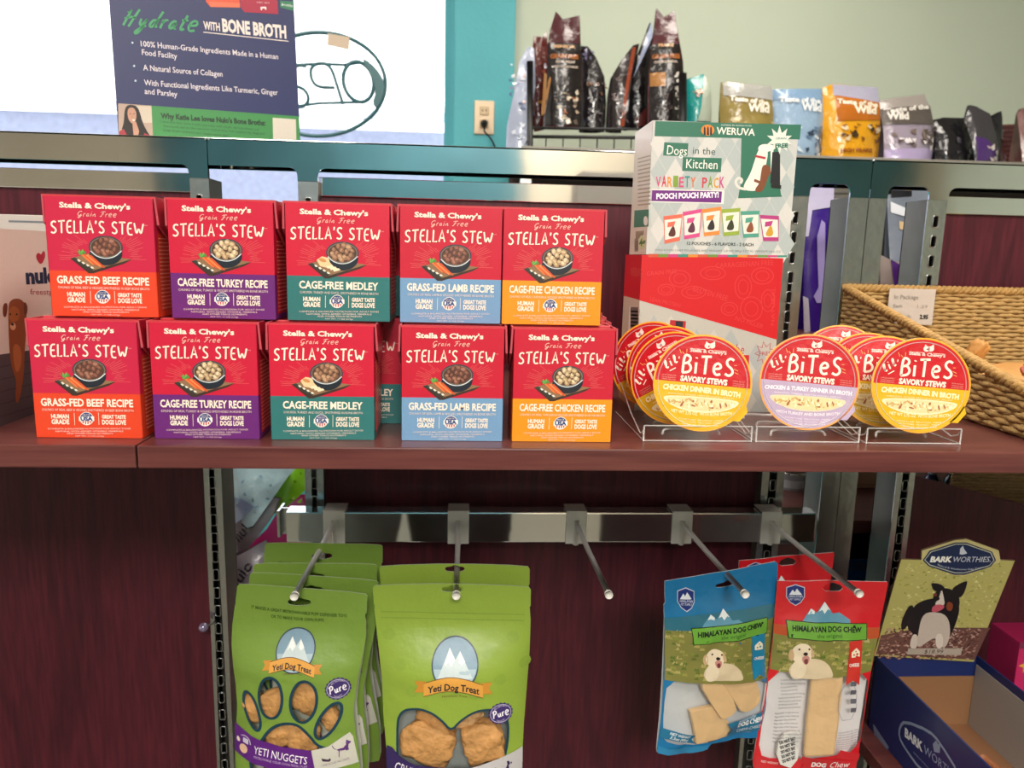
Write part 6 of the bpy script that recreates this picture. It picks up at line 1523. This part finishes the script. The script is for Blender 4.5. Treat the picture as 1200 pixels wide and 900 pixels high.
pouch('kibble_bag', 'brown plaid bag second from the right edge on the far shelf', 'food bag', [(1122, 246), (1176, 244), (1180, 374), (1112, 374)], 1.90, .03, '#4f2c2e', [lambda A: [A.line([(1120, 250+k*16), (1176, 250+k*16)], 2.5, '#7a4a48', 2) for k in range(8)]], crop=K4, seed=18, group=GW)
pouch('kibble_bag', 'brown and red bag cut by the right edge of the frame, on the far shelf', 'food bag', [(1176, 210), (1190, 192), (1240, 186), (1250, 374), (1170, 374)], 1.76, .04, '#7a5450', [band([(1192, 300), (1250, 290), (1250, 372), (1192, 372)], '#b5342a', 1)], crop=K4, seed=19, group=GW)
# ------------------------------------------------------------------ goods on the reverse side of the racks, seen through the gaps
rs = thing('reverse_shelf', 'board on the reverse side of the left racks holding crinkled food bags', 'shelf', (0, 0, -.50))
obj('shelf_board', bx(-.62, .0, PY+.06, PY+.46, -.02, 0, .001), shelf_wood, rs)
rs2 = thing('reverse_shelf', 'board on the reverse side of the right racks holding tubs and cans', 'shelf', (0, 0, -.225))
obj('shelf_board', bx(.38, 1.3, PY+.06, PY+.46, -.02, 0, .001), shelf_wood, rs2)
rs3 = thing('reverse_shelf', 'upper board on the reverse side behind the variety boxes holding the purple bag', 'shelf', (0, 0, .035))
obj('shelf_board', bx(.38, 1.3, PY+.06, PY+.40, -.018, 0, .001), shelf_wood, rs3)
K5 = (220, 530, 4.615)
GL = 'food bags seen through the gap left of the bar'
def lying(label, pts, Y, base, prints, seed, th=.05): return pouch('food_pouch', label, 'food bag', pts, Y, th, base, prints, crop=K5, seed=seed, group=GL, wr=.009, cell=.015, m=FOIL)
lying('pale blue crinkled food bag at the top of the left gap', [(225, 30), (640, 30), (560, 110), (470, 240), (400, 340), (240, 400), (225, 300)], .62, '#bfe6f0', [band([(235, 220), (330, 210), (400, 250), (260, 380), (235, 390)], '#9fb8dc', 1), strokes(21, 260, 100, 480, 280, 24, ['#c4dfe4', '#7ba8b4', '#88b0cc'])], 21)
lying('grey food bag with black lettering, middle of the left gap', [(235, 400), (330, 320), (400, 240), (500, 250), (470, 330), (400, 430), (340, 500), (270, 540), (235, 560)], .60, '#8c8890', [txt('nulo', (310, 445), (390, 360), 52, '#26242a', 3, .02)], 22, .03)
lying('bright green food bag at the upper right of the left gap', [(520, 30), (640, 30), (640, 200), (560, 260), (470, 320), (460, 240)], .66, '#86cc28', [strokes(23, 500, 60, 620, 250, 14, ['#8cc43a', '#5a9214', '#b4d46a'])], 23, .03)
lying('magenta pink food bag under the green one in the left gap', [(540, 240), (640, 230), (640, 520), (300, 620), (280, 560), (420, 430)], .70, '#d03a88', [band([(500, 300), (620, 240), (640, 290), (540, 310)], '#e070b0', 1), strokes(24, 330, 450, 600, 560, 14, ['#7a1c4a', '#c8508e', '#5c1638'])], 24, .03)
lying('lower grey food bag with black lettering in the left gap', [(240, 560), (300, 540), (420, 480), (460, 560), (440, 720), (400, 900), (240, 1150)], .56, '#8a848c', [txt('nulo', (290, 705), (372, 590), 52, '#26242a', 3, .02), strokes(25, 260, 560, 420, 840, 10, ['#a8a4ac', '#76707a'])], 25, .04)
lying('dark food bag lowest in the left gap above the white sack', [(235, 900), (640, 860), (640, 1180), (235, 1180)], .74, '#2c2530', [], 26, .04)
o = pouch('food_pouch', 'white sack standing at the bottom of the left gap', 'food bag', [(262, 808), (300, 806), (340, 812), (346, 960), (262, 960)], .56, .03, '#c9c2b8', [], m=MATTE, seed=27, crop=(0, 0, 1), cell=.02)
K6 = (900, 170, 3.914)
pouch('food_pouch', 'tall purple and white bag seen through the gap right of the variety box', 'food bag', [(150, 150), (296, 150), (300, 300), (270, 560), (262, 900), (140, 900), (150, 500)], .66, .02, '#3a1a86', [band([(150, 190), (296, 190), (290, 285), (250, 290), (190, 300), (170, 420), (150, 420)], '#c3bddd', 1), band([(228, 345), (244, 360), (238, 640), (246, 690), (222, 720), (196, 720), (184, 690), (206, 650), (206, 420)], '#a89ad6', 1.4), band([(140, 690), (160, 700), (166, 850), (140, 860)], '#cfc6d8', 1.4)], crop=K6, seed=31, m=FOIL, cell=.015, wr=.002)
pouch('food_pouch', 'pleated grey stand-in for the mirroring post side, right of the purple bag', 'food bag', [(262, 150), (420, 150), (400, 500), (380, 900), (240, 900), (250, 560)], .80, .02, '#6f6b64', [lambda A: [A.poly([(262, 190+k*27), (372, 190+k*27+(k % 3)*3), (372, 198+k*27), (262, 196+k*27)], ['#908b82', '#4c4945', '#a39e94'][k % 3], 1.2) for k in range(26)]], crop=K6, seed=32, m=FOIL, cell=.015, wr=.002)  # added piece; its grey stripes imitate the reflection on the post's side face
pouch('food_pouch', 'pale bag with a purple corner behind the rack gap above the basket', 'food bag', [(510, 500), (560, 530), (610, 540), (640, 700), (620, 900), (500, 900)], .62, .02, '#b3a49e', [band([(552, 524), (600, 555), (596, 650), (556, 650)], '#5a2a86', 1)], crop=K6, seed=33, m=FOIL, cell=.015, wr=.002)
pouch('food_pouch', 'silver grey bag standing high behind the rack gap above the basket', 'food bag', [(545, 230), (650, 200), (760, 190), (760, 900), (560, 900), (548, 600)], .80, .02, '#7d8796', [band([(556, 260), (640, 300), (620, 330), (556, 310)], '#e6ebf4', 1), band([(560, 190), (650, 180), (650, 235), (560, 240)], '#1c1a22', 1.2), band([(590, 350), (622, 356), (616, 395), (590, 385)], '#d9bf94', 1.4)], crop=K6, seed=34, m=FOIL, cell=.015, wr=.003)
# cans and tubs low on the right
canm = ink('can_label', rough=.3)
def can(label, px, py0, py1, Y, r, col, band_, stripes=()):
    c0 = at(px, py1, Y=Y); c1 = at(px, py0, Y=Y); h = c1.z-c0.z
    t = thing('food_can', label, 'can', (c0.x, Y, c0.z), group='cans and tubs seen through the right gaps')
    bm = bmesh.new(); lathe(bm, [(r*.96, 0), (r, .002), (r, h*.3), (r, h*.7), (r, h-.003), (r*.96, h)], 24); L = bm.loops.layers.float_color.new('Col')
    for f in bm.faces:
        z = f.calc_center_median().z; c = band_ if h*.3 < z < h*.7 else col
        for l in f.loops: l[L] = (*lin(c), 1)
    obj('can_body', bm, canm, t, False); obj('can_rim', lathe(bmesh.new(), [(r*.9, h-.001), (r*1.01, h-.001), (r*1.01, h+.0015), (r*.9, h+.0015)], 24), chrome, t, True)
    return t
for (lab, x, y0, y1, Y, r, c, b) in (  # the first three stand in for goods mirrored in the post's side face
    ('green and silver can, reflection stand-in at the top of the right lower gap', 966, 556, 585, .62, .030, '#7a8c6a', '#b9bfae'), ('sky blue can, reflection stand-in under the green one in the right lower gap', 966, 585, 606, .62, .030, '#2c84b0', '#7fc0dc'),
    ('red can, reflection stand-in, lowest of the three in the right lower gap', 966, 606, 640, .62, .030, '#c01f2a', '#d8343a'),
    ('lilac silver can beside the slotted post in the right lower gap', 927, 575, 602, .62, .022, '#a99ad0', '#cfc4ea'),
    ('silver can above the lilac one by the slotted post', 927, 553, 575, .62, .022, '#8d8f94', '#bcbfc4')): can(lab, x, y0, y1, Y, r, c, b)
def tub(label, x0, y0, x1, y1, Y, dep, bands):
    a = at(x0, y1, Y=Y); b = at(x1, y0, Y=Y); h = b.z-a.z; w_ = b.x-a.x
    t = thing('food_tub', label, 'tub', (a.x, Y, a.z), group='cans and tubs seen through the right gaps')
    bm = bx(0, w_, 0, dep, 0, h, .003); L = bm.loops.layers.float_color.new('Col')
    for f in bm.faces:
        for l in f.loops: l[L] = (*lin(bands[0][1]), 1)
    obj('tub_body', bm, canm, t)
    A = Art()
    for (f0, f1, c) in [(0, 1, bands[0][1])]+[(p, q, c) for p, q, c in bands[1:]]: A.tris([(.001, h*f0), (w_-.001, h*f0), (w_-.001, h*f1), (.001, h*f1)], [(0,1,2,3)], c, 1)
    for k in range(6): A.tris([(w_*.15, h*(.55+k*.06)), (w_*.85, h*(.55+k*.06)), (w_*.85, h*(.56+k*.06)), (w_*.15, h*(.56+k*.06))], [(0,1,2,3)], '#a87f62', 2)
    obj('front_print', facing(A.mesh(front()), (0, -1, 0)), canm, t)
tub('cream carton with a yellow lower band in the narrow gap by the right slotted post', 990, 553, 1034, 655, .62, .08, [(0, '#c9a98c'), (0, .22, '#d09a1a'), (.22, .34, '#7a6a1e')])
tub('bright blue tub under the cream carton in the narrow right gap', 988, 655, 1030, 684, .62, .08, [(0, '#1f78c8'), (0, .1, '#a9c4d8')])
z_ = at(1000, 684, Y=.62).z
b4 = thing('reverse_shelf', 'low board on the reverse side under the blue tub', 'shelf', (0, 0, z_))
obj('shelf_board', bx(.40, 1.2, PY+.06, PY+.40, -.018, 0, .001), shelf_wood, b4)

# second basket on the reverse side, peeping over the slanted panel
bo = Vector((.735, PY+.09, -.225))
bk2 = thing('woven_basket', 'rough brown woven basket peeping out under the right end of the shelf', 'basket', tuple(bo))
straw = mat('dark_seagrass', '#a5825a', rough=.8, noise_=.4, nscale=60, bump=.4, bscale=180)
woven('woven_front', (.735, PY+.09, -.225), (1.1, PY+.09, -.225), lambda p: .17, parent=bk2)
for o in bk2.children: o.location = (0, 0, 0)
obj('twisted_rim', tube(bmesh.new(), [(0, 0, .172), (.44, 0, .172)], .006, 6), straw2, bk2, True)

for i, (px, lab, c) in enumerate(((1092, 'dark blue bottle peeping over the slanted panel, left one of the pair', '#1d2a48'), (1116, 'black bottle peeping over the slanted panel, beside the woven basket', '#15161c'))):
    p = at(px, 566, Y=.56); t = thing('bottle', lab, 'bottle', (p.x, .56, -.225), group='bottles on the reverse shelf')
    h = p.z+.225+.02
    obj('bottle_body', lathe(bmesh.new(), [(.012, 0), (.013, .004), (.013, h*.7), (.008, h*.85), (.006, h*.9)], 16), mat('bottle_glass_'+str(i), c, rough=.2), t, True)
    obj('bottle_cap', lathe(bmesh.new(), [(.007, h*.9), (.007, h)], 12), mat('bottle_cap_'+str(i), ['#9aa6b4', '#b9b0a4'][i], rough=.4), t)
